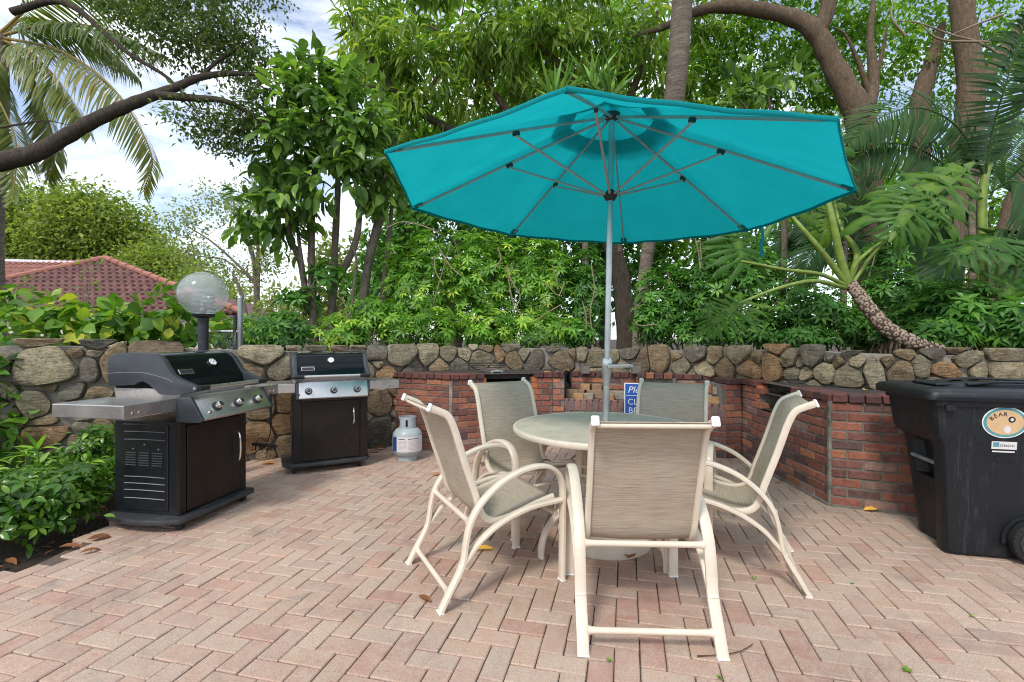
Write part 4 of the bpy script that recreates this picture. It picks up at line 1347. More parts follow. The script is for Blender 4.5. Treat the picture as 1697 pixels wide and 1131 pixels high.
def make_grill(kind):
    root = empty('gas_grill')
    big = kind == 'big'
    if big:
        x0, x1, cb, cf, zc = .05, .665, -.575, -.075, .72
        px0, px1 = .0, .70
        base = [(-.02, .60), (.0, .03), (.02, .0), (.68, .0), (.70, .02), (.70, .60)]
        base = [(.70, .60), (.70, .02), (.68, .0), (.03, .0), (.0, .015), (-.035, .10), (-.06, .22), (-.065, .32), (-.055, .43), (-.02, .56), (.0, .60)]
        zb = (.055, .092)
    else:
        x0, x1, cb, cf, zc = .095, .775, -.47, -.05, .71
        base = [(.80, .50), (.80, .10), (.775, .035), (.70, .0), (.42, -.012), (.10, .0), (.03, .035), (.0, .10), (.0, .50)]
        zb = (.060, .098)
    m = MB(); m.prism(base, *zb); m.build('base_tray', M['basegrey'], root, 40, bevel=0.012)
    for x in ((.06, .63) if big else (.10, .70)):
        for a in (-.07, -.50 if big else -.42): caster(root, x, -a, zb[0])
    # cabinet shell, door, posts
    m = MB(); m.box(((x0 + x1) / 2, -(cb + cf) / 2, (zb[1] + zc) / 2), (x1 - x0, cf - cb, zc - zb[1])); m.build('cabinet', M['blackpanel'], root, 0, bevel=0.006)
    yF = -cf
    pw = .055 if big else .075
    for a, b_ in ((x0, x0 + pw), (x1 - pw, x1)):
        m = MB(); m.box(((a + b_) / 2, yF - .006, (zb[1] + zc) / 2), (b_ - a - .004, .016, zc - zb[1] - .004), ch=.003); m.build('corner_post', M['cabinet'], root, 0)
    m = MB(); m.box(((x0 + x1) / 2, yF - .008, (zb[1] + zc) / 2 - .012), (x1 - x0 - 2 * pw - .012, .020, zc - zb[1] - .05), ch=.004); door = m.build('door', M['cabinet'], root, 0)
    hx = x1 - pw - (.055 if big else .065)
    hz0, hz1 = (.335, .56) if big else (.43, .60)
    if big:
        m = MB(); m.box((hx - .004, yF - .0185, (hz0 + hz1) / 2), (.055, .003, hz1 - hz0 + .03), ch=.001); m.build('handle_recess', M['rubber'], door, 0)
    m = MB(); m.sweep(cr([(hx, yF - .018, hz1), (hx, yF - .045, hz1 - .02), (hx, yF - .052, (hz0 + hz1) / 2), (hx, yF - .045, hz0 + .02), (hx, yF - .018, hz0)], 4), 0.0085, n=8); m.build('door_handle', M['chrome'], door)
    # side panel with louvres (the end of the cabinet)
    m = MB(); sx = x0 - .003
    ya, yb = -cf + .07, -cb - .07
    m.box((sx, (ya + yb) / 2, (zb[1] + zc) / 2), (.012, yb - ya, zc - zb[1] - .05), ch=.004); sp = m.build('end_panel', M['blackpanel'], root, 0)
    for z in ((.20, .255, .30, .345, .595, .648) if big else (.25, .30, .55)):
        m = MB(); m.sweep(cr([(sx - .006, ya + .02, z - .004), (sx - .012, (ya + yb) / 2, z), (sx - .006, yb - .02, z - .004)], 6), 0.003, 0.005, 6, (0, 0, 1)); m.build('pressed_rib', M['ridge'], sp)
    for g in range(3):
        for r in range(6):
            yy = ya + (yb - ya) * (0.22 + 0.29 * g)
            m = MB(); m.box((sx - .008, yy, .42 + .0165 * r), (.007, .082, .009), Matrix.Rotation(0.5, 3, 'Y'), ch=.002); m.build('vent_slat', M['basegrey'], sp, 0)
    for yy, z in ((ya + .07, .53), (yb - .09, .53), ((ya + yb) / 2, .56)):
        m = MB(); m.lathe([(0, 0), (.006, 0), (.004, .004), (0, .004)], 8, rot=Matrix.Rotation(-PI / 2, 3, 'Y'), c=(sx - .006, yy, z)); m.build('screw', M['galv'], sp)
    # control panel
    if big:
        cp = [(-.06, .885), (.045, .885), (.135, .745), (.115, .725), (-.06, .725)]
        cx0, cx1 = .02, .72
        kx, ka, kz = (.19, .385, .58), .098, .806
        tilt = math.atan2(.09, .14)
    else:
        cp = [(-.05, .862), (.005, .862), (.040, .715), (.030, .703), (-.05, .703)]
        cx0, cx1 = .115, .785
        kx, ka, kz = (.222, .447, .662), .026, .778
        tilt = math.atan2(.035, .147)
    m = MB(); m.prism(prof(cp), cx0 + .022, cx1 - .022, 'x'); m.build('control_panel', M['steel'], root, 30, bevel=.004)
    for a, b_ in ((cx0, cx0 + .022), (cx1 - .022, cx1)):
        c2 = [(a_ + .006 if a_ > 0 else a_, z + (.004 if z > .8 else -.004)) for a_, z in cp]
        m = MB(); m.prism(prof(c2), a, b_, 'x'); m.build('panel_end', M['castgrey'], root, 30, bevel=.004)
    for x in kx: knob(root, x, ka, kz, tilt)
    m = MB(); m.lathe([(0, 0), (.011, 0), (.009, .014), (0, .014)], 12, rot=Matrix.Rotation(PI / 2 - tilt, 3, 'X'), c=(kx[0] - .085, -ka - (.018 if big else .004), kz - .03)); m.build('igniter_button', M['chrome'] if big else M['dark_plastic'], root)
    # cook box
    m = MB(); m.prism(prof([(-.56 if big else -.44, .80), (-.09, .80), (-.055, .935), (-.60 if big else -.46, .935)]), x0 + .01, x1 - .01, 'x'); m.build('cook_box', M['castsilver'], root, 30, bevel=.008)
    # lid
    if big:
        end = [(-.600, .953), (-.612, 1.04), (-.606, 1.12), (-.585, 1.155), (-.54, 1.172), (-.40, 1.178), (-.26, 1.175), (-.215, 1.162), (-.175, 1.133), (-.14, 1.085), (-.105, 1.034), (-.06, 1.008), (.03, .975), (.088, .955), (.096, .937), (.075, .922), (.01, .908), (-.10, .899), (-.195, .90), (-.225, .925), (-.28, .965), (-.327, .985), (-.37, .978), (-.39, .962), (-.50, .953)]
        mid = [(-.590, 1.0), (-.60, 1.10), (-.575, 1.148), (-.535, 1.166), (-.40, 1.172), (-.26, 1.169), (-.215, 1.156), (-.178, 1.127), (-.145, 1.08), (-.110, 1.03), (-.085, .99), (-.075, .935), (-.59, .935)]
        ex = ((.028, .075), (.655, .702))
        hA, hZ = .088, .944
    else:
        end = [(-.45, .905), (-.48, .96), (-.47, 1.06), (-.43, 1.115), (-.36, 1.138), (-.22, 1.140), (-.155, 1.130), (-.115, 1.10), (-.075, 1.03), (-.02, .975), (.04, .945), (.062, .925), (.058, .905), (.03, .893), (-.2, .893)]
        mid = [(-.45, .92), (-.465, 1.05), (-.43, 1.105), (-.36, 1.130), (-.22, 1.132), (-.160, 1.122), (-.124, 1.092), (-.088, 1.02), (-.058, .955), (-.05, .905), (-.2, .90)]
        ex = ((.085, .128), (.742, .785))
        hA, hZ = .056, .916
    m = MB(); m.prism(prof(mid), ex[0][1] - .004, ex[1][0] + .004, 'x'); lid = m.build('lid', M['enamel'], root, 40)
    for a, b_ in ex:
        m = MB(); m.prism(prof(end), a, b_, 'x'); le = m.build('lid_end', M['castgrey'], lid, 40, bevel=.007)
        if big:
            m = MB(); xx = a - .0012 if a < .3 else b_ + .0012
            m.sweep(cr([(xx, .61, 1.035), (xx, .45, 1.045), (xx, .30, 1.04), (xx, .15, 1.008), (xx, .09, .985)], 5), .0014, .0022, 6, (1, 0, 0)); m.build('pressed_line', M['ridge'], le)
            m = MB(); m.lathe([(0, 0), (.010, 0), (.008, .004), (0, .004)], 10, rot=Matrix.Rotation(-PI / 2, 3, 'Y'), c=(a, -.072, .943)); m.build('bolt', M['chrome'], le)
    hx0, hx1 = ex[0][0] + .015, ex[1][1] - .015
    m = MB(); m.sweep([(hx0 + .07, -hA, hZ), (hx1 - .07, -hA, hZ)], .0145, n=14); h = m.build('lid_handle', M['chrome'] if False else M['steel'], lid)
    for a, b_ in ((hx0, hx0 + .085), (hx1 - .085, hx1)):
        m = MB(); m.sweep([(a, -hA, hZ), (b_, -hA, hZ)], [.021, .0175] if a == hx0 else [.0175, .021], n=14); m.build('handle_grip', M['rubber'], h)
    # thermometer and badge on the sloping front of the lid
    p, q = (mid[8], mid[9]) if big else (mid[6], mid[7])
    sl_ = math.atan2(q[0] - p[0], p[1] - q[1])
    xm = (ex[0][1] + ex[1][0]) / 2
    tz = 1.095 if big else 1.06
    def on_lid(z):
        for (a1, z1), (a2, z2) in zip(mid, mid[1:]):
            if a1 > -.26 and z1 >= z >= z2: return a1 + (a2 - a1) * (z1 - z) / max(1e-6, z1 - z2)
        return -.1
    rt = Matrix.Rotation(PI / 2 - sl_, 3, 'X')
    m = MB(); m.lathe([(0, 0), (.030, 0), (.031, .010), (.027, .014), (.026, .010), (0, .010)], 28, rot=rt, c=(xm + (.06 if big else 0), -on_lid(tz) - .001, tz)); th = m.build('thermometer', M['chrome'], lid)
    m = MB(); m.lathe([(0, .0104), (.0255, .0104)], 24, rot=rt, c=(xm + (.06 if big else 0), -on_lid(tz) - .001, tz)); m.build('dial', M['white_plastic'], th)
    m = MB(); m.box((xm + (.06 if big else 0), -on_lid(tz) - .012, tz - .002), (.004, .002, .034), Matrix.Rotation(0.7, 3, 'Y')); m.build('needle', M['dark_ink'], th, 0)
    bz = 1.045 if big else .985
    bx = ex[0][1] + (.085 if big else .095)
    rb_ = Matrix.Rotation(-sl_, 3, 'X')
    m = MB(); m.box((bx, -on_lid(bz) - .004, bz), (.118, .006, .040), rb_, ch=.002); bd = m.build('badge', M['chrome'], lid, 0)
    m = MB(); m.box((bx, -on_lid(bz) - .0078, bz), (.106, .0015, .030), rb_); m.build('badge_field', M['dark_ink'], bd, 0)
    text('badge_lettering', 'Weber', .034, M['white_plastic'], bd, (bx, -on_lid(bz) - .0092, bz - .012), (PI / 2 - sl_, 0, 0), .0004, 'CENTER')
    # side shelves
    for (sx0, sx1, a0, a1, z0, z1) in (((-.335, .02, -.575, -.06, .795, .878), (.722, 1.06, -.56, -.07, .795, .878)) if big else ((-.27, .112, -.45, -.02, .765, .850), (.788, 1.085, -.45, -.02, .765, .850))):
        m = MB(); m.box(((sx0 + sx1) / 2, -(a0 + a1) / 2, z1 - .010), (sx1 - sx0, a1 - a0, .020)); 
        m.box(((sx0 + sx1) / 2, -a1 + .004, (z0 + z1) / 2), (sx1 - sx0, .010, z1 - z0 - .001))
        m.box(((sx0 + sx1) / 2, -a0 - .004, (z0 + z1) / 2), (sx1 - sx0, .010, z1 - z0 - .001))
        xe = sx0 if sx0 < .1 else sx1
        m.box((xe + (.004 if sx0 < .1 else -.004), -(a0 + a1) / 2, (z0 + z1) / 2), (.010, a1 - a0 - .002, z1 - z0 - .002))
        sh = m.build('side_shelf', M['steel'], root, 0, bevel=.004)
        for xk in (.25, .45):
            xx = xe + (xk if sx0 < .1 else -xk) * .22
            m = MB(); m.lathe([(0, 0), (.009, 0), (.007, .005), (0, .005)], 10, rot=Matrix.Rotation(PI / 2, 3, 'X'), c=(xx, -a1 - .001, (z0 + z1) / 2 - .012)); m.build('rivet', M['chrome'], sh)
    return root
g1 = make_grill('big')
g1.location = (-2.157, 3.146, 0); g1.rotation_euler = (0, 0, math.atan2(.984, .179))
tag(g1, 'large black gas grill in front of the globe lamp with its side panel showing', 'grill', 'gas grills beside the stone wall')
g2 = make_grill('small')
g2.location = (-2.118, 4.45, 0); g2.rotation_euler = (0, 0, math.atan2(.455, .89))
tag(g2, 'smaller black gas grill facing the viewer beside the propane tank', 'grill', 'gas grills beside the stone wall')

# grill brush hanging from the shelf of the nearer grill
w1 = Vector((.179, .984, 0)); u1 = Vector((.984, -.179, 0))
bh = Vector((-2.157, 3.146, 0)) + w1 * 0.93 + u1 * (-.045) + Vector((0, 0, .80))
br = tag(empty('grill_brush', bh), 'black long handled grill brush hanging from the large grill side shelf', 'grill brush')
m = MB(); m.sweep([(0, 0, .01), (0, 0, -.10), (.004, 0, -.27)], [.012, .014, .010], [.009, .010, .008], 8); m.build('handle', M['rubber'], br)
m = MB(); m.sweep([(.004, 0, -.265), (-.005, 0, -.34), (-.03, 0, -.40)], .005, n=6); m.build('shaft', M['rubber'], br)
m = MB(); m.box((-.05, 0, -.425), (.20, .05, .02), Matrix.Rotation(0.12, 3, 'Y'), ch=.004); m.build('head', M['rubber'], br, 0)
m = MB()
for i in range(60):
    x, y = random.uniform(-.14, .04), random.uniform(-.022, .022)
    m.sweep([(x, y, -.43), (x + random.uniform(-.012, .012), y + random.uniform(-.01, .01), -.468)], .0014, n=4)
o = m.build('bristles', M['rubber'], br, 0); o['kind'] = 'stuff'
m = MB(); m.sweep(cr([(-.03, 0, -.40), (-.09, .0, -.37), (-.15, 0, -.44), (-.155, 0, -.47)], 5), .0028, n=6); m.build('wire_guard', M['rubber'], br)

# ------------------------------------------------------------------ propane tank
tk = tag(empty('propane_tank', (-1.105, 5.10, 0)), 'grey propane tank with a white and blue label beside the brick barbecue', 'propane tank')
m = MB(); m.lathe([(0, .028), (.07, .030), (.115, .048), (.146, .085), (.153, .12), (.153, .25), (.146, .285), (.118, .322), (.07, .345), (.03, .352), (0, .353)], 44); m.build('body', M['tank'], tk, 50)
m = MB(); m.lathe([(.100, 0), (.104, 0), (.104, .05), (.100, .05), (.100, 0)], 36); m.build('foot_ring', M['tank'], tk)
m = MB()
for a0, a1 in ((R(-75), R(60)), (R(75), R(200)), (R(222), R(270))):
    m.lathe([(.084, .325), (.089, .325), (.087, .44), (.082, .44), (.084, .325)], 14, a0=a0, a1=a1)
m.lathe([(.0815, .425), (.0875, .425), (.0885, .435), (.0870, .452), (.0815, .452), (.0815, .425)], 36)
m.lathe([(.0835, .325), (.0895, .325), (.0895, .352), (.0835, .352), (.0835, .325)], 36)
m.build('collar', M['tank'], tk, 40)
m = MB(); m.lathe([(0, .35), (.022, .35), (.022, .40), (.030, .405), (.030, .425), (0, .425)], 14); m.sweep([(0, 0, .385), (.0, -.05, .385)], .014, n=10); m.build('valve', M['dark_plastic'], tk)
def patch(r, z0, z1, a0, a1, mat, nm, par):
    m = MB(); m.lathe([(r, z0), (r, z1)], max(2, int((a1 - a0) / R(6))), a0=a0, a1=a1); return m.build(nm, mat, par)
lab = patch(.1545, .105, .262, R(212), R(355), M['paper'], 'label', tk)
patch(.1552, .108, .259, R(213), R(238), M['blue_label'], 'blue_field', lab)
patch(.1552, .236, .243, R(247), R(272), M['dark_ink'], 'heading', lab)
patch(.1552, .236, .243, R(285), R(330), M['dark_ink'], 'heading', lab)
for r in range(9):
    patch(.1552, .118 + .0125 * r, .1215 + .0125 * r, R(246), R(279), M['faint_ink'], 'print_line', lab)
    patch(.1552, .118 + .0125 * r, .1215 + .0125 * r, R(286), R(330 + 8 * (r % 3)), M['faint_ink'], 'print_line', lab)

# ------------------------------------------------------------------ wheeled bin (local: x along the side to the wheels, y along the front, away)
E2 = Vector((.972, -.235)).normalized(); E1 = Vector((.235, .972)).normalized()
bn = tag(empty('wheeled_bin', (2.575, 2.845, 0), math.atan2(E2.y, E2.x)), 'black wheeled refuse bin with an oval sticker in front of the brick wall', 'bin')
def ring(z):
    """outline of the body at height z, anticlockwise from the near front corner"""
    t = z / .93
    xf = -.015 - .080 * t ** 1.3                    # front plane moves out with height
    if z > .66: xf -= .022 * min(1, (z - .66) / .05)
    y0 = -.005 - .085 * t; y1 = .38 + .10 * t
    xb = .50 + .27 * t
    ins = 0.0 if z > .665 else min(1, (.665 - z) / .03)
    deep = 1.0 if .40 < z < .61 else 0.0
    pts = []
    w = y1 - y0
    rc = .045
    # side facing the viewer (y = y0), back to front
    pts += [(xb, y0 + .02), (xb * .72, y0), (xb * .45, y0), (xb * .2, y0)]
    pts += [(xf + rc * 1.4, y0), (xf + rc * .35, y0 + rc * .25), (xf, y0 + rc)]
    pts += [(xf + .004, y0 + .105)]
    d = .05 * ins
    pts += [(xf + .004 + d, y0 + .135), (xf + .006 + d + .055 * deep, y0 + .15), (xf + .006 + d + .055 * deep, y1 - .10), (xf + .004 + d, y1 - .075)]
    pts += [(xf + d * .9, y1 - rc), (xf + d * .6 + rc * .35, y1 - rc * .25), (xf + rc * 1.4, y1)]
    pts += [(xb * .5, y1), (xb, y1 - .02)]
    return pts
zs = [.012, .03, .10, .22, .34, .398, .405, .50, .60, .608, .638, .664, .69, .715, .80, .88, .93]
rg = [ring(z) for z in zs]
n = len(rg[0])
vs = [(p[0], p[1], z + (.0 if i else 0)) for i, z in enumerate(zs) for p in rg[i]]
fs = [(i * n + j, i * n + (j + 1) % n, (i + 1) * n + (j + 1) % n, (i + 1) * n + j) for i in range(len(zs) - 1) for j in range(n)]
fs.append(tuple(range(n - 1, -1, -1)))
m = MB(); m.add(vs, fs); body = m.build('body', M['bin'], bn, 33, bevel=.006)
m = MB(); r_ = ring(.905); m.add([((p[0] - .2) * 1.035 + .2, (p[1] - .2) * 1.045 + .2, z) for z in (.885, .932) for p in r_], [(j, (j + 1) % n, n + (j + 1) % n, n + j) for j in range(n)] ); m.build('rim', M['bin'], bn, 40)
m = MB()
lx0, lx1, ly0, ly1 = -.165, .80, -.128, .515
def lidring(ins, z): 
    a, b_, c, d = lx0 + ins, lx1 - ins, ly0 + ins, ly1 - ins
    rc = .05
    out = []
    for (cx, cy, t0) in ((a + rc, c + rc, PI), (b_ - rc, c + rc, 1.5 * PI), (b_ - rc, d - rc, 0), (a + rc, d - rc, PI / 2)):
        for k in range(4): out.append((cx + rc * math.cos(t0 + PI / 2 * k / 3), cy + rc * math.sin(t0 + PI / 2 * k / 3), z))
    return out
prof_l = [(0.0, .918), (-.004, .922), (-.004, .958), (.012, .975), (.06, .988), (.085, .990), (.10, .980), (.17, .984), (.20, 1.002), (.30, 1.012)]
vs = [v for i_, z in prof_l for v in lidring(i_, z)]
nl = 16
fs = [(i * nl + j, i * nl + (j + 1) % nl, (i + 1) * nl + (j + 1) % nl, (i + 1) * nl + j) for i in range(len(prof_l) - 1) for j in range(nl)]
fs.append(tuple((len(prof_l) - 1) * nl + j for j in range(nl))); fs.append(tuple(range(nl - 1, -1, -1)))
m.add(vs, fs); lid = m.build('lid', M['binlid'], bn, 50)
m = MB(); m.box((.02, .2, .995), (.10, .26, .016), Matrix.Rotation(-.06, 3, 'Y'), ch=.006); m.build('lid_grip', M['binlid'], lid, 0)
m = MB()
for yy in (.06, .34): m.sweep(cr([(.12, yy, .998), (.3, yy, 1.016), (.6, yy, 1.008)], 5), .02, .008, 8, (0, 1, 0))
m.build('lid_rib', M['binlid'], lid, 50)
m = MB(); m.box((-.05, -.108, .875), (.05, .02, .035), ch=.004); m.build('lid_clip', M['bin'], bn, 0)
zb_ = .51; xfb = -.015 - .080 * (zb_ / .93) ** 1.3
m = MB(); m.sweep([(xfb + .045, .035, zb_), (xfb + .045, .36, zb_)], .0125, n=12); m.build('grab_bar', M['galv'], bn)
# wheel housing and wheels
for sy in (-.055, .445):
    wx = .385
    m = MB(); m.sweep([(wx, sy - .028, .125), (wx, sy + .028, .125)], .124, n=40, side=(0, 0, 1)); wh = m.build('wheel', M['rubber'], bn, 30, bevel=.010)
    yo = sy - .030 if sy < .2 else sy + .030
    m = MB(); m.lathe([(.085, 0), (.092, 0), (.094, .004), (.085, .004)], 36, rot=Matrix.Rotation(PI / 2, 3, 'X'), c=(wx, yo, .125)); m.build('rim', M['basegrey'], wh)
    for k in range(8):
        t = 2 * PI * k / 8 + .2
        m = MB(); m.sweep([(wx + .02 * math.cos(t), yo, .125 + .02 * math.sin(t)), (wx + .088 * math.cos(t), yo, .125 + .088 * math.sin(t))], [.010, .006], [.005, .004], 6, (-math.sin(t), 0, math.cos(t))); m.build('spoke', M['basegrey'], wh)
    m = MB(); m.lathe([(0, 0), (.017, 0), (.012, .012), (0, .013)], 16, rot=Matrix.Rotation(PI / 2, 3, 'X'), c=(wx, yo, .125)); m.build('hub_cap', M['chrome'], wh)
    for k in range(28):
        t = 2 * PI * k / 28
        m = MB(); m.box((wx + .112 * math.cos(t), yo + (.001 if sy < .2 else -.001), .125 + .112 * math.sin(t)), (.014, .006, .007), Matrix.Rotation(-t, 3, 'Y')); m.build('tread_block', M['rubber'], wh, 0)
m = MB(); m.sweep([(.385, -.05, .125), (.385, .44, .125)], .010, n=8); m.build('axle', M['galv'], bn)
arch = MB()
arch.lathe([(.128, 0), (.150, 0), (.150, .012), (.128, .012), (.128, 0)], 28, a0=0.0, a1=PI * 1.05, rot=Matrix.Rotation(PI / 2, 3, 'X'), c=(.385, -.022, .125)); arch.build('wheel_arch', M['bin'], bn)
# sticker on the side that faces the viewer: plane follows the taper of the side
sideT = math.atan2(.085, .93)
st = empty('sticker_mount', (0, 0, 0)); COL.objects.unlink(st); bpy.data.objects.remove(st)
def on_side(x, z): return Vector((x, -.005 - .085 * z / .93 - .0022, z))
def oval(name, x, z, rx, rz, off, mat, par):
    m = MB(); c = on_side(x, z)
    rot = Matrix.Rotation(sideT, 3, 'X')
    vs = [c + rot @ Vector((rx * math.cos(2 * PI * k / 48), -off, rz * math.sin(2 * PI * k / 48))) for k in range(48)]
    vs2 = [v + rot @ Vector((0, .0012, 0)) for v in vs]
    m.add(vs + vs2, [tuple(range(48))] + [(k, (k + 1) % 48, 48 + (k + 1) % 48, 48 + k) for k in range(48)])
    return m.build(name, mat, par, 30)
SXc, SZc = .222, .80
s0 = oval('oval_sticker', SXc, SZc, .107, .090, .0, M['sign_white'], bn)
oval('sticker_ring', SXc, SZc, .101, .084, .0014, M['teal_label'], s0)
oval('sticker_field', SXc, SZc, .087, .071, .0028, M['tan_label'], s0)
rt_ = (PI / 2 + sideT, 0, 0)
for ch, t in zip('BEAR', (148, 127, 106, 86)):
    a_ = R(t)
    p = on_side(SXc - .006 + .060 * math.cos(a_), SZc - .012 + .049 * math.sin(a_)) + Vector((0, -.0036, 0))
    o = text('lettering', ch, .032, M['dark_ink'], s0, p, (PI / 2 + sideT, -(a_ - PI / 2) * .8, 0), .0008, 'CENTER')
oval('dark_spot', SXc + .030, SZc + .018, .0165, .017, .0042, M['dark_ink'], s0)
oval('pale_spot', SXc + .030, SZc + .018, .008, .0085, .0055, M['paper'], s0)
oval('pale_patch', SXc + .012, SZc - .040, .016, .022, .0042, M['paper'], s0)
def plate(name, x, z, w, h, off, mat, par):
    m = MB(); m.box(on_side(x, z) + Vector((0, -off, 0)), (w, .0014, h), Matrix.Rotation(sideT, 3, 'X')); return m.build(name, mat, par, 0)
s1 = plate('label', SXc + .004, .668, .118, .044, 0, M['paper'], bn)
plate('label_emblem', SXc - .034, .672, .028, .026, .0012, M['teal_label'], s1)
text('lettering', 'STEALTH', .0165, M['dark_ink'], s1, on_side(SXc - .016, .662) + Vector((0, -.0018, 0)), rt_, .0003)
plate('white_strip', SXc + .002, .632, .105, .008, 0, M['paper'], bn)
plate('embossed_plate', SXc + .004, .592, .085, .032, .001, M['binlid'], bn)

# ------------------------------------------------------------------ lamp, fence post
lp = tag(empty('globe_lamp', (-2.75, 4.30, 0)), 'dark post lamp with a clear ridged globe rising behind the large grill', 'lamp')
m = MB(); m.sweep([(0, 0, 0), (0, 0, 1.46)], .042, n=20); m.build('post', M['post'], lp, 50)
m = MB(); m.lathe([(.042, 1.40), (.046, 1.455), (.088, 1.468), (.096, 1.486), (.09, 1.492), (0, 1.492)], 28); m.build('fitter', M['post'], lp, 40)
gz, gr = 1.672, .200
def gpf(r, wob, s0_, s1_, k):
    return [((r + wob * math.cos(PI * i)) * math.sin(s0_ + (s1_ - s0_) * i / k), gz + (r + wob * math.cos(PI * i)) * math.cos(s0_ + (s1_ - s0_) * i / k) * .96) for i in range(k + 1)]
m = MB()
m.lathe(gpf(gr, .0, .001, 2.70, 40), 56); gl = m.build('globe', M['globe'], lp, 70)
m = MB(); m.lathe([(.07 + .016 * (i % 2) + .03 * (1 - i / 9), 1.50 + .021 * i) for i in range(10)] + [(.05, 1.71), (0, 1.715)], 32); m.build('refractor', M['globe_inner'], lp, 20)
m = MB(); m.sweep([(0, 0, 1.49), (0, 0, 1.58)], .02, n=12); m.build('lamp_holder', M['paper'], lp)

fp = tag(empty('fence_post', at(398, 600, 6.4)), 'galvanised chain link fence post standing behind the globe lamp', 'fence post')
bz_ = -(EYE - (600 - 562) / 800 * 6.4)
m = MB(); m.sweep([(0, 0, bz_), (0, 0, .84)], .031, n=16); m.lathe([(0, .84), (.036, .84), (.033, .86), (0, .885)], 16); m.build('post', M['galv'], fp, 50)
m = MB(); m.sweep([(-.03, 0, .40), (-.62, -.12, .40)], .020, n=10); m.build('top_rail', M['galv'], fp, 50)
m = MB(); m.sweep([(-.09, -.02, bz_), (-.06, -.01, .62)], .024, n=10); m.build('gate_stile', M['dark_plastic'], fp, 50)
m = MB()
for k in range(18):
    x = -.62 + .033 * k
    m.sweep([(x, -.12 + .19 * (k / 18), -.45), (x + .28 if x + .28 < -.03 else -.03, -.05, .39)], .0022, n=4)
    m.sweep([(x, -.12 + .19 * (k / 18), .39), (x + .28 if x + .28 < -.03 else -.03, -.05, -.45)], .0022, n=4)
m.build('wire_mesh', M['galv'], fp, 0)

# ------------------------------------------------------------------ sign, rack and loose bricks on the barbecue
sg_p = at(1033, 690, 5.33)
sg = tag(empty('blue_sign', (1.24, 5.34, .345), 0), 'blue sign with white lettering leaning in the brick recess behind a chair', 'sign')
sg.rotation_euler = (R(-10), 0, R(-14))
m = MB(); m.box((.20, 0, .22), (.40, .006, .44), ch=.002); m.build('panel', M['sign_white'], sg, 0)
m = MB(); m.box((.20, -.0040, .22), (.376, .004, .416), ch=.0015); m.build('blue_field', M['sign_blue'], sg, 0)
text('lettering', 'Please', .105, M['sign_white'], sg, (.036, -.0066, .328), (PI / 2, 0, 0), .0004, 'LEFT', 0.25)
m = MB(); m.box((.13, -.0066, .300), (.21, .001, .006)); m.build('underline', M['sign_white'], sg, 0)
for s, z in (('CLEAN', .20), ('BBQ', .105), ('AFTER USE', .018)):
    text('lettering', s, .092 if s != 'AFTER USE' else .062, M['sign_white'], sg, (.036 if s != 'BBQ' else .046, -.0066, z), (PI / 2, 0, 0), .0004)
rk = tag(empty('grill_rack', at(808, 617, 5.85)), 'black wire grill rack standing on the barbecue in front of the stones', 'rack')
m = MB()
for k in range(4): m.sweep([(-.22, -.02, .03 + .025 * k), (.22, .04, .028 + .025 * k)], .004, n=6)
m.build('bars', M['rubber'], rk)
m = MB(); m.box((0.06, -.01, .02), (.30, .05, .05), Matrix.Rotation(.1, 3, 'Y'), ch=.004); m.build('bracket', M['rust'], rk, 0)
gv = tag(empty('folded_cloth', at(822, 620, 5.72)), 'grey cloth lying beside the rack on the barbecue', 'cloth')
m = MB(); m.sweep(cr([(-.06, 0, .015), (-.02, .01, .03), (.03, -.01, .035), (.08, 0, .02)], 4), [.02, .024, .03, .035, .04, .04, .035, .03, .034, .03, .02, .015, .01], .016, 10, (0, 1, 0)); m.build('cloth', M['galv'], gv)
for lb, px, Y in (('pale notched brick standing on the barbecue left of the umbrella pole', 970, 5.95), ('pale notched brick standing on the barbecue right of the umbrella pole', 1054, 5.75)):
    nb = tag(empty('notched_brick', at(px, 619, Y)), lb, 'brick', 'notched bricks on the barbecue')
    m = MB(); m.box((0, 0, .045), (.10, .09, .10), ch=.006)
    for k in range(3): m.box((-.034 + .034 * k, 0, .105), (.016, .09, .024), ch=.003)
    m.build('block', M['mortar'], nb, 0)

# ================================================================== PLANTS
def keep(o, root):
    o.parent = root; o.matrix_parent_inverse = Matrix.Translation(-Vector(root.location)); return o

def limb(root, pts, rads, mat, name='limb', k=5, n=10, wob=0.0):
    P = cr([at(*p) if len(p) == 3 and not isinstance(p, Vector) else p for p in pts], k)
    r = np.interp(np.linspace(0, 1, len(P)), np.linspace(0, 1, len(rads)), rads)
    r = [x * (1 + wob * math.sin(i * 1.9) + wob * random.uniform(-.5, .5)) for i, x in enumerate(r)]
    m = MB(); m.sweep(P, r, n=n)
    return keep(m.build(name, mat, None, 70), root)

def blob(px, py, rx, ry, Y, deep=None):
    return (at(px, py, Y), (rx / 800 * Y, deep if deep else (rx + ry) / 1600 * Y, ry / 800 * Y))

def crown(root, blobs, nclus, per, Lr, ratio, tmpl, mat, spread, droop=0.0, up=0.6, out=0.6, shell=0.45, name='crown', clus_t=0.4, zmin=None):
    C, d = in_blobs(blobs, nclus, shell)
    if zmin is not None:
        k = C[:, 2] > zmin; C, d = C[k], d[k]
    n = len(C)
    P = np.repeat(C, per, 0) + RNG.normal(size=(n * per, 3)) * spread * np.array([1, 1, .8])
    dd = np.repeat(d, per, 0)
    D = dd * out + rnd_dir(n * per) * 0.8 + np.array([0, 0, -droop])
    N = np.array([0, 0, up]) + dd * 0.35 + rnd_dir(n * per) * 0.45
    Ls = RNG.uniform(Lr[0], Lr[1], n * per)
    tint = np.clip(np.repeat(RNG.random(n), per) * clus_t + RNG.random(n * per) * (1 - clus_t), 0, 1)
    return keep(leaves(name, P, D, N, Ls, Ls * ratio * RNG.uniform(.85, 1.15, n * per), tmpl, mat, None, tint), root)

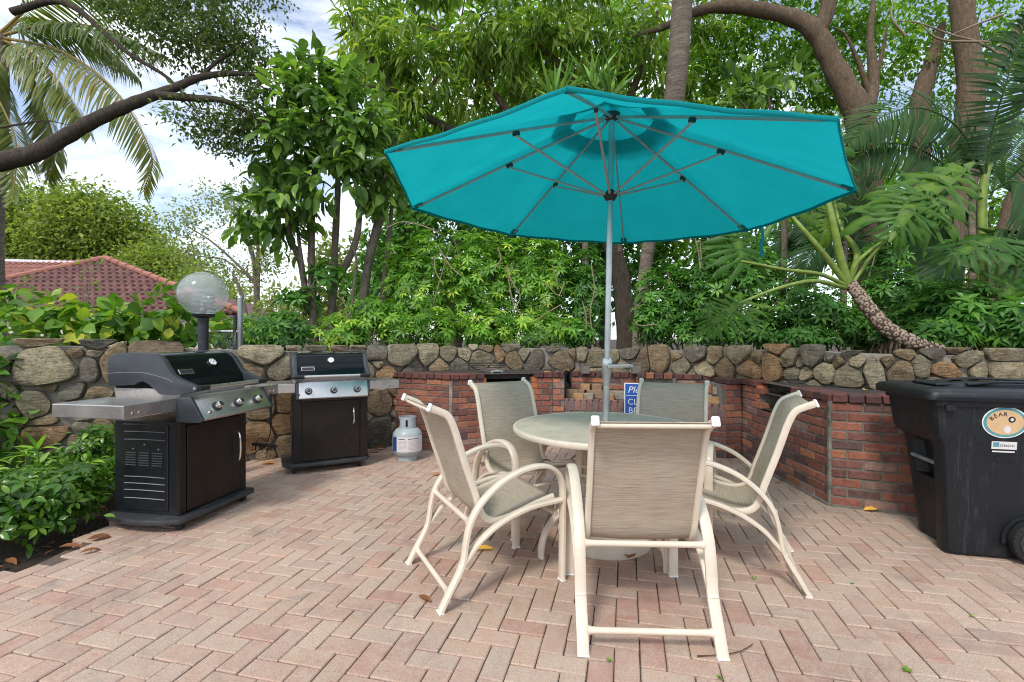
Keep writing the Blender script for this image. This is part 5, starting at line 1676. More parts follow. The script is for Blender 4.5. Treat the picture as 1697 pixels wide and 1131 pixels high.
def rosettes(root, blobs, n, Lr, mat, ratio=0.34, k=8, shell=0.5, name='foliage', tmpl=T_KITE, zmin=0.9, front=0.5, droop=0.25):
    """whorls of leaflets on a common stalk"""
    C, d = in_blobs(blobs, n, shell)
    keep_ = (C[:, 2] > zmin)
    C, d = C[keep_], d[keep_]
    n = len(C)
    A = nrm(d * 0.7 + np.array([0, -0.25 * front, 0.75]) + RNG.normal(size=(n, 3)) * 0.25)
    E1_ = nrm(np.cross(A, rnd_dir(n))); E2_ = np.cross(A, E1_)
    ph = 2 * PI * (np.arange(k)[None] + RNG.uniform(-.15, .15, (n, k))) / k + RNG.random(n)[:, None] * 6
    D = np.cos(ph)[..., None] * E1_[:, None] + np.sin(ph)[..., None] * E2_[:, None] + A[:, None] * RNG.uniform(-droop, .30, (n, k))[..., None]
    P = C[:, None] + nrm(D) * 0.012
    Nn = np.broadcast_to(A[:, None], D.shape)
    Ls = (RNG.uniform(Lr[0], Lr[1], n)[:, None] * RNG.uniform(.8, 1.1, (n, k))).ravel()
    tint = np.clip(np.repeat(RNG.random(n) ** 1.1, k) * .8 + RNG.random(n * k) * .2, 0, 1)
    return keep(leaves(name, P.reshape(-1, 3), D.reshape(-1, 3), Nn.reshape(-1, 3), Ls, Ls * ratio, tmpl, mat, None, tint), root)

def stems(root, base, blobs, n, r0, mat, name='stems'):
    m = MB()
    for i in range(n):
        b = random.choice(blobs)
        tip = Vector(b[0]) + Vector([random.uniform(-.8, .8) * q for q in b[1]])
        s = Vector(base) + Vector((random.uniform(-.35, .35), random.uniform(-.15, .15), 0))
        mid = s.lerp(tip, 0.5) + Vector((random.uniform(-.12, .12), random.uniform(-.1, .1), random.uniform(-.05, .1)))
        m.sweep(cr([s, mid, tip], 4), [r0 * (1 - .09 * j) for j in range(9)], n=5)
    o = keep(m.build(name, mat, None, 70), root)
    o['kind'] = 'stuff'
    return o

def frond(root, pts, leaflet, n, mat, hang=0.5, width=0.03, fwd=0.5, name='frond', droop=(0, 0, -1), sides=(-1, 1), planar=None, rr=0.016):
    """feather leaf: midrib through the points, paired leaflets along it"""
    P = cr([at(*p) for p in pts], 10)
    m = np.array([tuple(p) for p in P])
    seg = np.linalg.norm(np.diff(m, axis=0), axis=1); s = np.concatenate([[0], np.cumsum(seg)])
    t = np.linspace(0.12, 0.995, n)
    Q = np.stack([np.interp(t * s[-1], s, m[:, i]) for i in range(3)], 1)
    T = nrm(np.stack([np.interp(np.clip(t + .02, 0, 1) * s[-1], s, m[:, i]) - np.interp(np.clip(t - .02, 0, 1) * s[-1], s, m[:, i]) for i in range(3)], 1))
    upv = np.array([0, 0, 1.0]) if planar is None else np.array(planar, float)
    S = np.cross(T, upv); S = nrm(np.where(np.linalg.norm(S, axis=1, keepdims=True) < .2, np.array([[1.0, 0, 0]]), S))
    prof_ = np.sin(np.clip(t * 1.05, 0, 1) * PI * 0.86 + 0.25) ** 0.75
    Ps, Ds, Ns, Ls = [], [], [], []
    for sg in sides:
        D = nrm(T * fwd + S * sg * 0.85 + np.array(droop) * hang + RNG.normal(size=T.shape) * 0.06)
        Ps.append(Q); Ds.append(D); Ns.append(np.cross(D, T) * sg + np.array([0, 0, .15])); Ls.append(leaflet * prof_ * RNG.uniform(.9, 1.08, n))
    Ps, Ds, Ns, Ls = np.concatenate(Ps), np.concatenate(Ds), np.concatenate(Ns), np.concatenate(Ls)
    V, F, tint = leaf_arrays(Ps, Ds, Ns, Ls, np.full(len(Ls), width), T_BLADE, RNG.random() * .5 + RNG.random(len(Ls)) * .5)
    mm = MB(); L_ = len(P); mm.sweep(P, [rr * (1 - .8 * i / (L_ - 1)) for i in range(L_)], n=6)
    off = len(V); V = np.concatenate([V, np.array(mm.v)])
    q4 = [f for f in mm.f if len(f) == 4]
    F.append(np.array(q4) + off)
    tint = np.concatenate([tint, np.full(len(mm.v), .95)])
    return keep(link(name, np_mesh(name, V, F, mat, {'tint': tint}, True)), root)

BED = 1.04
# ---- oak limb reaching in from the left
oak = tag(empty('oak_tree', (-8.0, 6.3, 0)), 'oak whose bare grey limb reaches in from the left edge above the tiled roof', 'tree')
limb(oak, [Vector((-8.0, 6.3, -.1)), Vector((-7.95, 6.3, 1.4)), Vector((-7.6, 6.25, 2.6)), at(-40, 285, 6.15), at(0, 268, 6.1)], [.34, .27, .22, .135, .115], M['bark_dark'], 'trunk', 6, 14, .04)
limb(oak, [(-2, 269, 6.1), (55, 255, 6.15), (100, 232, 6.2), (150, 203, 6.2), (200, 180, 6.2), (250, 160, 6.2), (290, 146, 6.25), (330, 129, 6.3), (380, 122, 6.35), (450, 126, 6.45)], [.115, .105, .09, .085, .08, .065, .055, .045, .035, .018], M['bark_dark'], 'limb', 6, 12, .05)
limb(oak, [(262, 158, 6.2), (320, 163, 6.2), (370, 167, 6.2), (410, 186, 6.3), (445, 212, 6.4)], [.055, .045, .036, .025, .01], M['bark_dark'])
limb(oak, [(20, 20, 6.6), (89, 2, 6.6), (134, 20, 6.5), (173, 54, 6.4), (213, 89, 6.3), (280, 131, 6.3), (330, 190, 6.2)], [.05, .04, .034, .03, .026, .02, .01], M['bark_dark'])
limb(oak, [(330, 129, 6.3), (370, 95, 6.4), (430, 60, 6.5)], [.03, .02, .008], M['bark_dark'])
limb(oak, [(0, 212, 6.4), (40, 205, 6.4), (75, 200, 6.4), (115, 208, 6.4)], [.014, .012, .01, .004], M['bark_dark'])
crown(oak, [blob(300, 45, 130, 62, 6.5), blob(385, 70, 60, 70, 6.6), blob(335, 205, 68, 42, 6.3), blob(400, 195, 52, 62, 6.5), blob(430, 130, 48, 58, 6.6), blob(215, 15, 90, 40, 6.7), blob(300, -60, 200, 60, 6.6), blob(380, 250, 35, 22, 6.4)],
      1500, 9, (.055, .095), .42, T_KITE, L['oak'], .085, .25, shell=.15, clus_t=.5)

# ---- coconut palm at the left edge
coco = tag(empty('coconut_palm', at(-8, 900, 9.0) * 1.0), 'coconut palm with long arching fronds behind the bare limb at far left', 'palm tree')
coco.location.z = 0
limb(coco, [Vector((coco.location.x, 9.0, -.1)), at(-14, 400, 9), at(-4, 230, 9), at(-2, 60, 9)], [.2, .17, .15, .15], M['bark_palm'], 'trunk', 6, 14, .03)
for pts, lf, hg in (([(0, 60, 9), (90, 40, 8.8), (180, 50, 8.6), (275, 95, 8.4)], .95, .55), ([(0, 62, 9), (100, 85, 8.6), (190, 150, 8.3), (250, 255, 8.2), (238, 318, 8.2)], .95, .75),
                    ([(0, 65, 9), (60, 95, 8.7), (120, 170, 8.5), (150, 225, 8.4)], .85, .8), ([(0, 60, 9), (-20, 120, 8.7), (25, 230, 8.5), (22, 330, 8.4)], .8, .5),
                    ([(0, 55, 9), (80, -10, 9.2), (180, -25, 9.3), (270, 20, 9.3)], .95, .55), ([(0, 60, 9), (50, 30, 9.6), (150, 60, 10), (230, 130, 10.3)], .9, .75),
                    ([(0, 55, 9), (-70, 20, 9), (-160, 60, 9), (-230, 160, 9)], .9, .6), ([(0, 62, 9), (-50, 110, 8.8), (-70, 230, 8.6), (-80, 320, 8.5)], .8, .5), ([(0, 60, 9), (50, 120, 9.5), (90, 240, 9.6), (80, 300, 9.6)], .8, .6)):
    frond(coco, pts, lf, 95, L['palm'], hg, .036, .6, rr=.03)

# ---- many-stemmed broadleaf tree
bt = tag(empty('broadleaf_tree', at(560, 570, 7.0)), 'many stemmed tree with large glossy leaves behind the smaller grill', 'tree')
for pts, rads in (([(522, 585, 7), (517, 465, 7), (516, 400, 7), (518, 330, 7), (525, 250, 7), (535, 170, 7.1)], [.08, .068, .062, .058, .045, .02]),
                  ([(545, 585, 7.1), (552, 470, 7.1), (556, 390, 7.1), (560, 300, 7.1), (555, 220, 7)], [.085, .07, .062, .05, .02]),
                  ([(552, 475, 7.1), (578, 430, 7.0), (592, 390, 7), (600, 330, 7), (620, 270, 7)], [.065, .06, .055, .045, .02]),
                  ([(598, 585, 7.2), (602, 500, 7.2), (612, 428, 7.2), (632, 350, 7.2), (640, 300, 7.1), (655, 230, 7)], [.10, .085, .08, .085, .06, .02]),
                  ([(510, 520, 7), (500, 445, 7), (482, 395, 6.9), (474, 350, 6.9), (470, 300, 6.9)], [.06, .055, .045, .035, .02]),
                  ([(505, 470, 7), (498, 420, 6.9), (492, 370, 6.9)], [.04, .035, .025]),
                  ([(580, 575, 6.8), (584, 500, 6.8), (590, 430, 6.8), (578, 395, 6.8)], [.028, .024, .02, .012]),
                  ([(632, 560, 7.4), (636, 470, 7.4), (645, 390, 7.3), (650, 330, 7.3)], [.06, .05, .045, .03])):
    limb(bt, pts, [r_ * .82 for r_ in rads], M['bark_grey'], 'trunk', 5, 10, .05)
crown(bt, [blob(545, 200, 95, 85, 7.0), blob(480, 250, 62, 75, 6.9), blob(610, 235, 70, 70, 7.0), blob(530, 140, 65, 48, 7.0), blob(470, 330, 55, 48, 6.8), blob(560, 300, 70, 45, 6.7), blob(635, 305, 35, 50, 7.0), blob(430, 350, 38, 40, 6.8), blob(460, 390, 30, 25, 6.8)],
      330, 7, (.16, .29), .46, T_OVAL, L['bigleaf'], .08, .5, .75, .8, .35, clus_t=.45)
rosettes(bt, [blob(500, 495, 45, 24, 6.8), blob(545, 455, 40, 22, 6.8)], 26, (.16, .24), L['scheff_dark'], .4, 6, .3)

# ---- mango tree over the middle
mg = tag(empty('mango_tree', at(1030, 600, 9.3)), 'tall mango tree with drooping leaves filling the sky behind the umbrella', 'tree')
limb(mg, [(1040, 600, 9.3), (1034, 500, 9.3), (1018, 420, 9.2), (975, 330, 9.0), (860, 268, 8.8), (737, 211, 8.6), (666, 162, 8.4), (635, 125, 8.3), (600, 70, 8.2), (575, 20, 8)], [.20, .18, .16, .12, .09, .075, .06, .05, .035, .015], M['bark_dark'], 'trunk', 5, 12, .05)
limb(mg, [(1018, 420, 9.2), (1000, 260, 9.2), (940, 125, 9.0), (870, 60, 8.8), (820, 10, 8.6)], [.17, .12, .08, .05, .02], M['bark_brown'])
limb(mg, [(975, 330, 9), (830, 170, 8.8), (790, 90, 8.6), (705, 40, 8.4)], [.08, .06, .045, .015], M['bark_brown'])
limb(mg, [(1000, 260, 9.2), (1060, 120, 9.4), (1090, 20, 9.4)], [.09, .06, .03], M['bark_brown'])
limb(mg, [(700, 185, 8.5), (640, 150, 8.3), (590, 140, 8.2)], [.04, .03, .01], M['bark_brown'])
limb(mg, [(690, 180, 8.5), (735, 110, 8.4), (760, 50, 8.4), (770, 0, 8.3)], [.04, .03, .02, .01], M['bark_brown'])
crown(mg, [blob(610, 45, 75, 65, 8.2), blob(690, 100, 95, 70, 8.3), blob(800, 75, 110, 75, 8.6), blob(920, 60, 110, 75, 8.9), blob(1035, 85, 100, 85, 9.2), blob(1120, 150, 60, 60, 9.6), blob(680, 180, 60, 40, 8.4), blob(770, 180, 80, 40, 8.8), blob(880, 150, 100, 50, 9.2), blob(700, -50, 170, 60, 8.4), blob(930, -50, 190, 60, 9), blob(1160, 40, 60, 70, 9.6), blob(1000, 230, 180, 60, 10), blob(640, 260, 60, 60, 9.4)],
      1250, 9, (.22, .36), .20, T_KITE, L['mango'], .07, .85, .5, .5, .1, clus_t=.55)

# ---- tall palm trunk
tp = tag(empty('tall_palm', at(1056, 600, 9.2)), 'tall palm with a pale ringed trunk rising out of frame behind the umbrella', 'palm tree')
limb(tp, [(1055, 600, 9.2), (1070, 440, 8.9), (1094, 300, 8.4), (1117, 165, 7.9), (1131, 0, 7.6), (1140, -170, 7.4), (1140, -330, 7.3)], [.13, .11, .14, .165, .155, .14, .13], M['bark_palm'], 'trunk', 8, 18, .015)
for a in range(7):
    t = 2 * PI * a / 7
    frond(tp, [(1140, -330, 7.3), (1140 + 190 * math.cos(t), -420, 7.3 + 1.2 * math.sin(t)), (1140 + 330 * math.cos(t), -400, 7.3 + 2.2 * math.sin(t)), (1140 + 420 * math.cos(t), -300, 7.3 + 3 * math.sin(t))], .7, 40, L['palm'], .5, .045)

# ---- dracaena heads poking over the umbrella
dr = tag(empty('dracaena', at(975, 600, 8.0)), 'dracaena with spiky green leaf heads poking above the umbrella rim', 'plant')
limb(dr, [(975, 600, 8), (970, 350, 8), (985, 150, 7.7)], [.06, .05, .04], M['bark_grey'], 'trunk')
limb(dr, [(970, 350, 8), (935, 220, 7.9), (915, 165, 7.7)], [.04, .035, .03], M['bark_grey'], 'trunk')
for px, py, q in ((985, 148, 34), (918, 168, 26), (1010, 165, 22)):
    c = np.array(at(px, py, 7.7)); n = q
    D = rnd_dir(n) * np.array([.75, .6, .5]) + np.array([0, 0, .72])
    Ls = RNG.uniform(.45, .78, n)
    keep(leaves('leaf_head', np.repeat(c[None], n, 0) + D * .03, D, -np.array([0, .3, 0]) + rnd_dir(n) * .5 + np.array([0, 0, .3]), Ls, np.full(n, .052), T_BLADE, L['drac']), dr)

# ---- big trees on the right
for nm, lb, parts, bl, nc in (
    ('ficus_tree', 'large spreading tree with a forked brown trunk behind the right umbrella corner',
     [([(1455, 600, 8), (1444, 430, 8), (1436, 318, 8), (1430, 225, 8), (1416, 175, 8), (1380, 108, 8), (1350, 52, 8), (1298, 25, 8.1), (1206, 11, 8.2), (1150, 21, 8.3), (1100, 45, 8.4), (1050, 60, 8.5)], [.25, .235, .235, .23, .20, .165, .15, .125, .105, .08, .06, .02]),
      ([(1352, 60, 8), (1372, 10, 7.9), (1362, -70, 7.8)], [.13, .11, .08]),
      ([(1428, 215, 8), (1447, 140, 8), (1442, 60, 8), (1450, -20, 8)], [.12, .09, .05, .03]),
      ([(1440, 160, 8), (1425, 110, 7.9), (1402, 60, 7.8), (1380, 45, 7.7)], [.05, .035, .02, .01]),
      ([(1447, 140, 8), (1462, 90, 7.9), (1470, 40, 7.8)], [.04, .03, .01])],
     [blob(1230, 60, 90, 70, 9.2), blob(1330, 90, 90, 80, 9.6), blob(1420, 40, 90, 60, 9.2), blob(1250, 150, 80, 45, 10), blob(1370, 160, 70, 50, 10), blob(1300, -40, 160, 55, 9), blob(1180, 130, 50, 50, 9.6)], 1000),
    ('shade_tree', 'tall tree with an upright brown trunk behind the dark palm fronds at right',
     [([(1560, 600, 9), (1562, 430, 9), (1588, 315, 9), (1605, 205, 9), (1608, 124, 9), (1598, 50, 9), (1588, -60, 9)], [.36, .3, .26, .22, .20, .19, .16]),
      ([(1520, 600, 9.6), (1522, 400, 9.6), (1524, 240, 9.6), (1526, 165, 9.6), (1545, 100, 9.6), (1562, 40, 9.6)], [.24, .2, .18, .165, .13, .06]),
      ([(1640, 600, 9.2), (1660, 440, 9.2), (1682, 350, 9.2), (1712, 250, 9.2), (1740, 100, 9.2)], [.26, .22, .2, .17, .1]),
      ([(1606, 170, 9), (1640, 120, 9.1), (1680, 60, 9.2), (1720, 10, 9.3)], [.12, .1, .08, .05])],
     [blob(1510, 70, 80, 70, 10), blob(1600, 90, 80, 90, 10.4), blob(1680, 90, 70, 90, 10), blob(1540, 180, 70, 60, 10.6), blob(1650, 220, 70, 70, 11), blob(1560, -40, 190, 60, 9.8), blob(1450, 130, 50, 60, 10.6)], 850)):
    t = tag(empty(nm, at(parts[0][0][0][0], 600, parts[0][0][0][2])), lb, 'tree')
    for i, (pts, rads) in enumerate(parts): limb(t, pts, rads, M['bark_brown'], 'trunk' if rads[0] > .15 else 'limb', 5, 14, .05)
    crown(t, bl, nc, 9, (.10, .17), .42, T_KITE, L['fig'], .10, .2, .7, .5, .05, clus_t=.5)
    if nm == 'shade_tree':
        for pts in ([(1482, 35, 7.6), (1524, 39, 7.6), (1577, 58, 7.6), (1623, 71, 7.6), (1659, 95, 7.6), (1705, 152, 7.6)], [(1577, 58, 7.6), (1620, 40, 7.6), (1660, 25, 7.7)], [(1524, 39, 7.6), (1560, 66, 7.6), (1640, 70, 7.6)], [(1480, 0, 7.7), (1478, 30, 7.6), (1500, 60, 7.6)]):
            limb(t, pts[::-1], [.022, .016, .006], M['twig'], 'twig', 6, 6)

# ---- plumeria sprays
pl_ = tag(empty('plumeria', at(1290, 600, 7.2)), 'small tree with bright paddle leaves above the right side of the umbrella', 'tree')
limb(pl_, [(1290, 600, 7.2), (1300, 400, 7.2), (1290, 250, 7.2), (1270, 150, 7.0)], [.05, .045, .035, .02], M['bark_grey'], 'trunk')
limb(pl_, [(1290, 250, 7.2), (1225, 165, 7.0)], [.03, .015], M['bark_grey'])
limb(pl_, [(1300, 400, 7.2), (1380, 300, 7.1), (1402, 240, 7.0)], [.03, .025, .015], M['bark_grey'])
crown(pl_, [blob(1275, 115, 32, 20, 7.0), blob(1225, 140, 32, 16, 7.0), blob(1315, 125, 28, 18, 7.0), blob(1255, 160, 55, 14, 7.0), blob(1400, 225, 14, 30, 7.0), blob(1402, 260, 14, 24, 7.0)], 26, 7, (.18, .30), .36, T_OVAL, L['bigleaf'], .05, .0, .7, 1.0, .4, clus_t=.3)

# ---- schefflera hedge along the top of the wall
G_H = 'schefflera bushes along the top of the stone wall'
def bush(px, py, rx, ry, Y, mat, n, lb, extra=(), Lr=(.085, .135), zmin=1.05):
    root = tag(empty('schefflera_bush', at(px, 575, Y)), lb, 'bush', G_H)
    root.location.z = BED
    bl = [blob(px, py, rx, ry, Y, .42)] + [blob(*e) for e in extra]
    rosettes(root, bl, n, Lr, mat, .36, 8, .35, zmin=zmin)
    stems(root, (root.location.x, Y + .1, .95), bl, 12, .016, M['twig'])
bush(470, 545, 45, 32, 6.3, L['scheff_dark'], 150, 'low dark schefflera bush right behind the galvanised fence post')
bush(405, 552, 48, 26, 7.4, L['scheff'], 150, 'low bright schefflera bush behind the fence rail beside the globe lamp')
bush(570, 550, 62, 30, 6.7, L['scheff'], 210, 'low bright schefflera bush under the many stemmed tree', [(620, 520, 40, 30, 6.9)])
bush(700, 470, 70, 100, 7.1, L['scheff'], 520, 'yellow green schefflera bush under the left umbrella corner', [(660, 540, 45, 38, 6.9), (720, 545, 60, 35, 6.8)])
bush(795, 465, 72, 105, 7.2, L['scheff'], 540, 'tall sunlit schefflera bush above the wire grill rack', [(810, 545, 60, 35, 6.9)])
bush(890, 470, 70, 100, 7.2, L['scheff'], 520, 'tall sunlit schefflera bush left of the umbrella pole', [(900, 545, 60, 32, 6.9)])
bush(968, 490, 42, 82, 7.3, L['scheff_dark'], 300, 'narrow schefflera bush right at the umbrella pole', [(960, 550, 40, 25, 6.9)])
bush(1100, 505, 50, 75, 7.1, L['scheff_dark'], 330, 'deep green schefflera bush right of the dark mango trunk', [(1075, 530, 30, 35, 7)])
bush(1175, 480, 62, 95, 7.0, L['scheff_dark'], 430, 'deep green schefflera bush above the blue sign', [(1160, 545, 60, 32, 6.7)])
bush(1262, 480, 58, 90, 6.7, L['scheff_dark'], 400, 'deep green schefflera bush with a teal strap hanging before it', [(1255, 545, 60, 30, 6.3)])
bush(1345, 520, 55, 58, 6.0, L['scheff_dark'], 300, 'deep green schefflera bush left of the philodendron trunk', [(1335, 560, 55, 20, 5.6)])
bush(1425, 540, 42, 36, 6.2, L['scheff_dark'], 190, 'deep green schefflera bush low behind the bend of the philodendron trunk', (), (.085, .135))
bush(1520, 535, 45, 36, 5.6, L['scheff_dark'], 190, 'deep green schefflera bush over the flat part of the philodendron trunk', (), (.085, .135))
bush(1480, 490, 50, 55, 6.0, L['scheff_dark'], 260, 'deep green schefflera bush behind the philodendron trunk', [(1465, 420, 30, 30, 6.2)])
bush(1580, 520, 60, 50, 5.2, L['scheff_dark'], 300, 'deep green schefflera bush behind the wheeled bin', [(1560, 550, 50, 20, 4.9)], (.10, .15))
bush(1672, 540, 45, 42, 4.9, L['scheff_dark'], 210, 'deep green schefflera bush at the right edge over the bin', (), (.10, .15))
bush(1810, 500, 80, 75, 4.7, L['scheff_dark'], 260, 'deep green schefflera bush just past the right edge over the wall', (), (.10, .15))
m = MB()
for pts in ([(727, 410), (745, 440), (765, 458)], [(720, 425), (722, 450), (735, 472)], [(825, 410), (830, 430), (820, 445)], [(838, 445), (850, 470), (862, 492), (850, 520)], [(930, 505), (905, 520), (885, 534)], [(915, 440), (922, 462), (925, 480)], [(905, 470), (925, 490), (935, 470)], [(980, 440), (985, 480), (978, 520), (985, 570)], [(1152, 395), (1158, 420), (1160, 446)], [(1160, 400), (1162, 424), (1161, 445)],
            [(640, 378), (670, 368), (710, 378), (730, 390)], [(905, 565), (920, 550), (940, 540)], [(840, 440), (845, 475), (855, 510), (900, 560)], [(1050, 530), (1060, 540), (1085, 538)], [(968, 575), (972, 530), (965, 500)], [(1330, 480), (1345, 470), (1360, 520)]):
    m.sweep(cr([at(p[0], p[1], 6.72) for p in pts], 4), .009, n=5)
tag(m.build('bare_twigs', M['twig'], None, 70), 'pale bare twigs arching through the front of the schefflera hedge', 'twigs', None, 'stuff')

# ---- dark feather palms on the right
ar = tag(empty('feather_palm', at(1640, 600, 6.4)), 'dark green feather palm at the right edge behind the philodendron', 'palm tree')
limb(ar, [(1636, 600, 6.4), (1632, 480, 6.4), (1628, 330, 6.4), (1640, 260, 6.4)], [.06, .055, .05, .045], M['petiole'], 'trunk')
limb(ar, [(1614, 600, 6.5), (1612, 420, 6.5), (1612, 320, 6.5)], [.05, .05, .04], M['bark_palm'], 'trunk')
for pts, lf, pln in (([(1632, 300, 6.4), (1645, 214, 6.2), (1664, 150, 6.0), (1690, 62, 5.9), (1710, 20, 5.8)], .62, (.25, -1, .1)),
                ([(1630, 290, 6.4), (1590, 215, 6.2), (1530, 180, 6.1), (1465, 192, 6.0), (1405, 238, 5.9)], .56, (0, -1, .35)),
                ([(1612, 330, 6.4), (1560, 270, 6.3), (1500, 240, 6.2), (1440, 244, 6.1), (1402, 285, 6.0)], .52, (0, -1, .35)),
                ([(1640, 320, 6.4), (1680, 300, 6.2), (1720, 330, 6.0), (1750, 400, 6)], .6, (0, -1, .35)),
                ([(1640, 330, 6.4), (1670, 260, 6.6), (1720, 210, 6.8), (1780, 220, 6.8)], .6, (0, -1, .35)),
                ([(1612, 350, 6.5), (1580, 350, 6.8), (1540, 390, 7), (1520, 450, 7)], .5, (0, -1, .35)),
                ([(1635, 400, 6.4), (1660, 380, 6.2), (1690, 420, 6.0), (1700, 480, 6)], .5, (0, -1, .35)),
                ([(1610, 400, 6.5), (1580, 420, 6.3), (1560, 470, 6.2), (1550, 520, 6.1)], .45, (0, -1, .35))):
    frond(ar, pts, lf * 1.1, 58, L['areca'], .45, .046, .5, planar=pln)
ar2 = tag(empty('feather_palm', at(1400, 600, 7.0)), 'dark feather palm below the right umbrella corner beside the philodendron', 'palm tree')
limb(ar2, [(1396, 600, 7), (1398, 480, 7), (1400, 400, 7)], [.05, .045, .035], M['bark_palm'], 'trunk')
for pts in ([(1400, 400, 7), (1380, 350, 7), (1350, 350, 6.9), (1330, 400, 6.8)], [(1400, 400, 7), (1420, 340, 7), (1460, 330, 6.9), (1490, 370, 6.8)], [(1400, 405, 7), (1370, 400, 6.8), (1340, 430, 6.7), (1330, 480, 6.7)], [(1400, 405, 7), (1430, 400, 6.9), (1455, 430, 6.8), (1460, 480, 6.8)], [(1400, 400, 7), (1400, 350, 7.2), (1420, 300, 7.4), (1450, 290, 7.4)], [(1400, 400, 7), (1360, 380, 7.3), (1310, 390, 7.3), (1290, 430, 7.3)]):
    frond(ar2, pts, .44, 46, L['areca'], .5, .036, .5, planar=(0, -1, .3))

# ---- philodendron leaning over the wall
ph = tag(empty('philodendron', at(1555, 585, 4.25)), 'philodendron with a scarred leaning trunk and big lobed leaves over the wall', 'plant')
stem_p = [(1580, 585, 4.30), (1545, 578, 4.28), (1505, 564, 4.28), (1470, 545, 4.30), (1446, 520, 4.34), (1428, 496, 4.38), (1408, 470, 4.42)]
limb(ph, stem_p, [.038, .045, .056, .061, .060, .055, .048], M['scar_brown'], 'trunk', 6, 14, .05)
SP = cr([at(*p) for p in stem_p], 8)
m = MB(); m2 = MB()
cum = [0.0]
for p, q in zip(SP, SP[1:]): cum.append(cum[-1] + (q - p).length)
row, dpos = 0, 0.10
while dpos < cum[-1] - 0.02:
    i = min(len(SP) - 2, int(np.searchsorted(cum, dpos)) - 1)
    t = (SP[i + 1] - SP[i]).normalized()
    c0 = SP[i] + t * (dpos - cum[i])
    fr = dpos / cum[-1]
    r = np.interp(fr, [0, .2, .5, .8, 1], [.042, .053, .062, .057, .049])
    s1_ = t.cross(Vector((0, -1, 0))).normalized(); f_ = s1_.cross(t).normalized()
    if f_.y > 0: f_ = -f_
    sz = (.024 if fr > .35 else .017) * random.uniform(.85, 1.1)
    for a in ((-1.35, -.45, .45, 1.35) if row % 2 else (-.9, 0, .9)):
        if fr < .35 and random.random() < .35: continue
        a += random.uniform(-.1, .1)
        nrm_ = (f_ * math.cos(a) + s1_ * math.sin(a)).normalized()
        c = c0 + t * random.uniform(-.006, .006) + nrm_ * (r * .97)
        v_ = nrm_.cross(t)
        e = [c + (t * math.cos(2 * PI * k / 10) * sz * .95 + v_ * math.sin(2 * PI * k / 10) * sz) + nrm_ * (.004 - .010 * (math.sin(2 * PI * k / 10)) ** 2) for k in range(10)]
        tip = c + nrm_ * .010
        m.add(e + [tip], [(k, (k + 1) % 10, 10) for k in range(10)])
        e = [tip + nrm_ * .001 + (t * math.cos(2 * PI * k / 6) * sz * .33 + v_ * math.sin(2 * PI * k / 6) * sz * .33) for k in range(6)]
        m2.add(e, [tuple(range(6))])
    row += 1; dpos += sz * 1.75
o = keep(m.build('leaf_scar', M['scar'], None, 40), ph); o['kind'] = 'stuff'
o = keep(m2.build('scar_centre', M['scar_brown'], None, 0), ph); o['kind'] = 'stuff'
def lobed(root, base, tip, nrmv, lobes=8, wide=.62, tint0=.4, curl=.22):
    lobes += 3
    """one big pinnately lobed leaf from base to tip"""
    b, t = Vector(base), Vector(tip)
    Y_ = (t - b); Ln = Y_.length; Y_.normalize()
    Z_ = Vector(nrmv); Z_ = (Z_ - Y_ * Z_.dot(Y_)).normalized(); X_ = Y_.cross(Z_)
    V, F, T_ = [], [], []
    def pt(x, y):
        z = -curl * (y - .25) ** 2 - .20 * abs(x) ** 1.6 + .03 * math.sin(y * 19 + x * 8)
        return b + X_ * (x * Ln) + Y_ * (y * Ln) + Z_ * (z * Ln)
    def quad(*ids): F.append(ids)
    for sg in (-1, 1):
        for i in range(lobes):
            s = i / (lobes - 1)
            y0 = -.02 + .80 * s
            ln = wide * (.55 + .45 * math.sin(PI * (.22 + .62 * s))) * (1 - .42 * s) * random.uniform(.9, 1.08)
            an = R(-38 + 100 * s ** .85) if s > .0 else R(-48)
            dx, dy = math.cos(an), math.sin(an)
            w = .040 * (1.15 - .35 * s)
            base_i = len(V)
            prof_ = [(0, .95), (.25, .82), (.5, 1.15), (.75, .95), (.92, .45), (1.0, .05)]
            for j, (u, ww) in enumerate(prof_):
                cx, cy = dx * ln * u, y0 + dy * ln * u - .05 * u * u
                px_, py_ = -dy, dx
                wv = .020 * math.sin(j * 2.4 + i * 1.7)
                for q in (-1, 0, 1):
                    V.append(pt(sg * (cx + px_ * w * ww * q), cy + py_ * w * ww * q + wv * q) + Z_ * (Ln * ((.016 if q == 0 else 0) - .11 * u * u + .012 * math.sin(j * 1.9 + i * 2.3))))
                    T_.append(min(1, max(0, tint0 + random.uniform(-.12, .12) + (.25 if q == 0 and u < .8 else 0))))
            for j in range(len(prof_) - 1):
                for q in (0, 1):
                    a = base_i + j * 3 + q
                    F.append((a, a + 1, a + 4, a + 3) if sg > 0 else (a, a + 3, a + 4, a + 1))
    # central blade and midrib
    base_i = len(V)
    for j in range(9):
        y = -.04 + j / 8 * 1.04
        w = .085 * math.sin(PI * min(1, .25 + .70 * j / 8)) + .004
        for q in (-1, 0, 1): V.append(pt(w * q, y) + Z_ * (Ln * (.004 + (.006 if q == 0 else 0)))); T_.append(min(1, tint0 + .2 + (.4 if q == 0 else 0)))
    for j in range(8):
        for q in (0, 1):
            a = base_i + j * 3 + q
            F.append((a, a + 1, a + 4, a + 3))
    return keep(link('leaf', np_mesh('leaf', np.array([tuple(v) for v in V]), [np.array(F)], L['phil'], {'tint': np.array(T_)}, True)), root)
def petiole(pts, r=(.022, .014)):
    limb(ph, pts, [r[0] * 1.0, r[0] * .82, r[1] * .85], M['petiole'], 'petiole', 6, 8)
petiole([(1406, 472, 4.42), (1392, 425, 4.40), (1376, 350, 4.36), (1350, 250, 4.5)], (.040, .018))
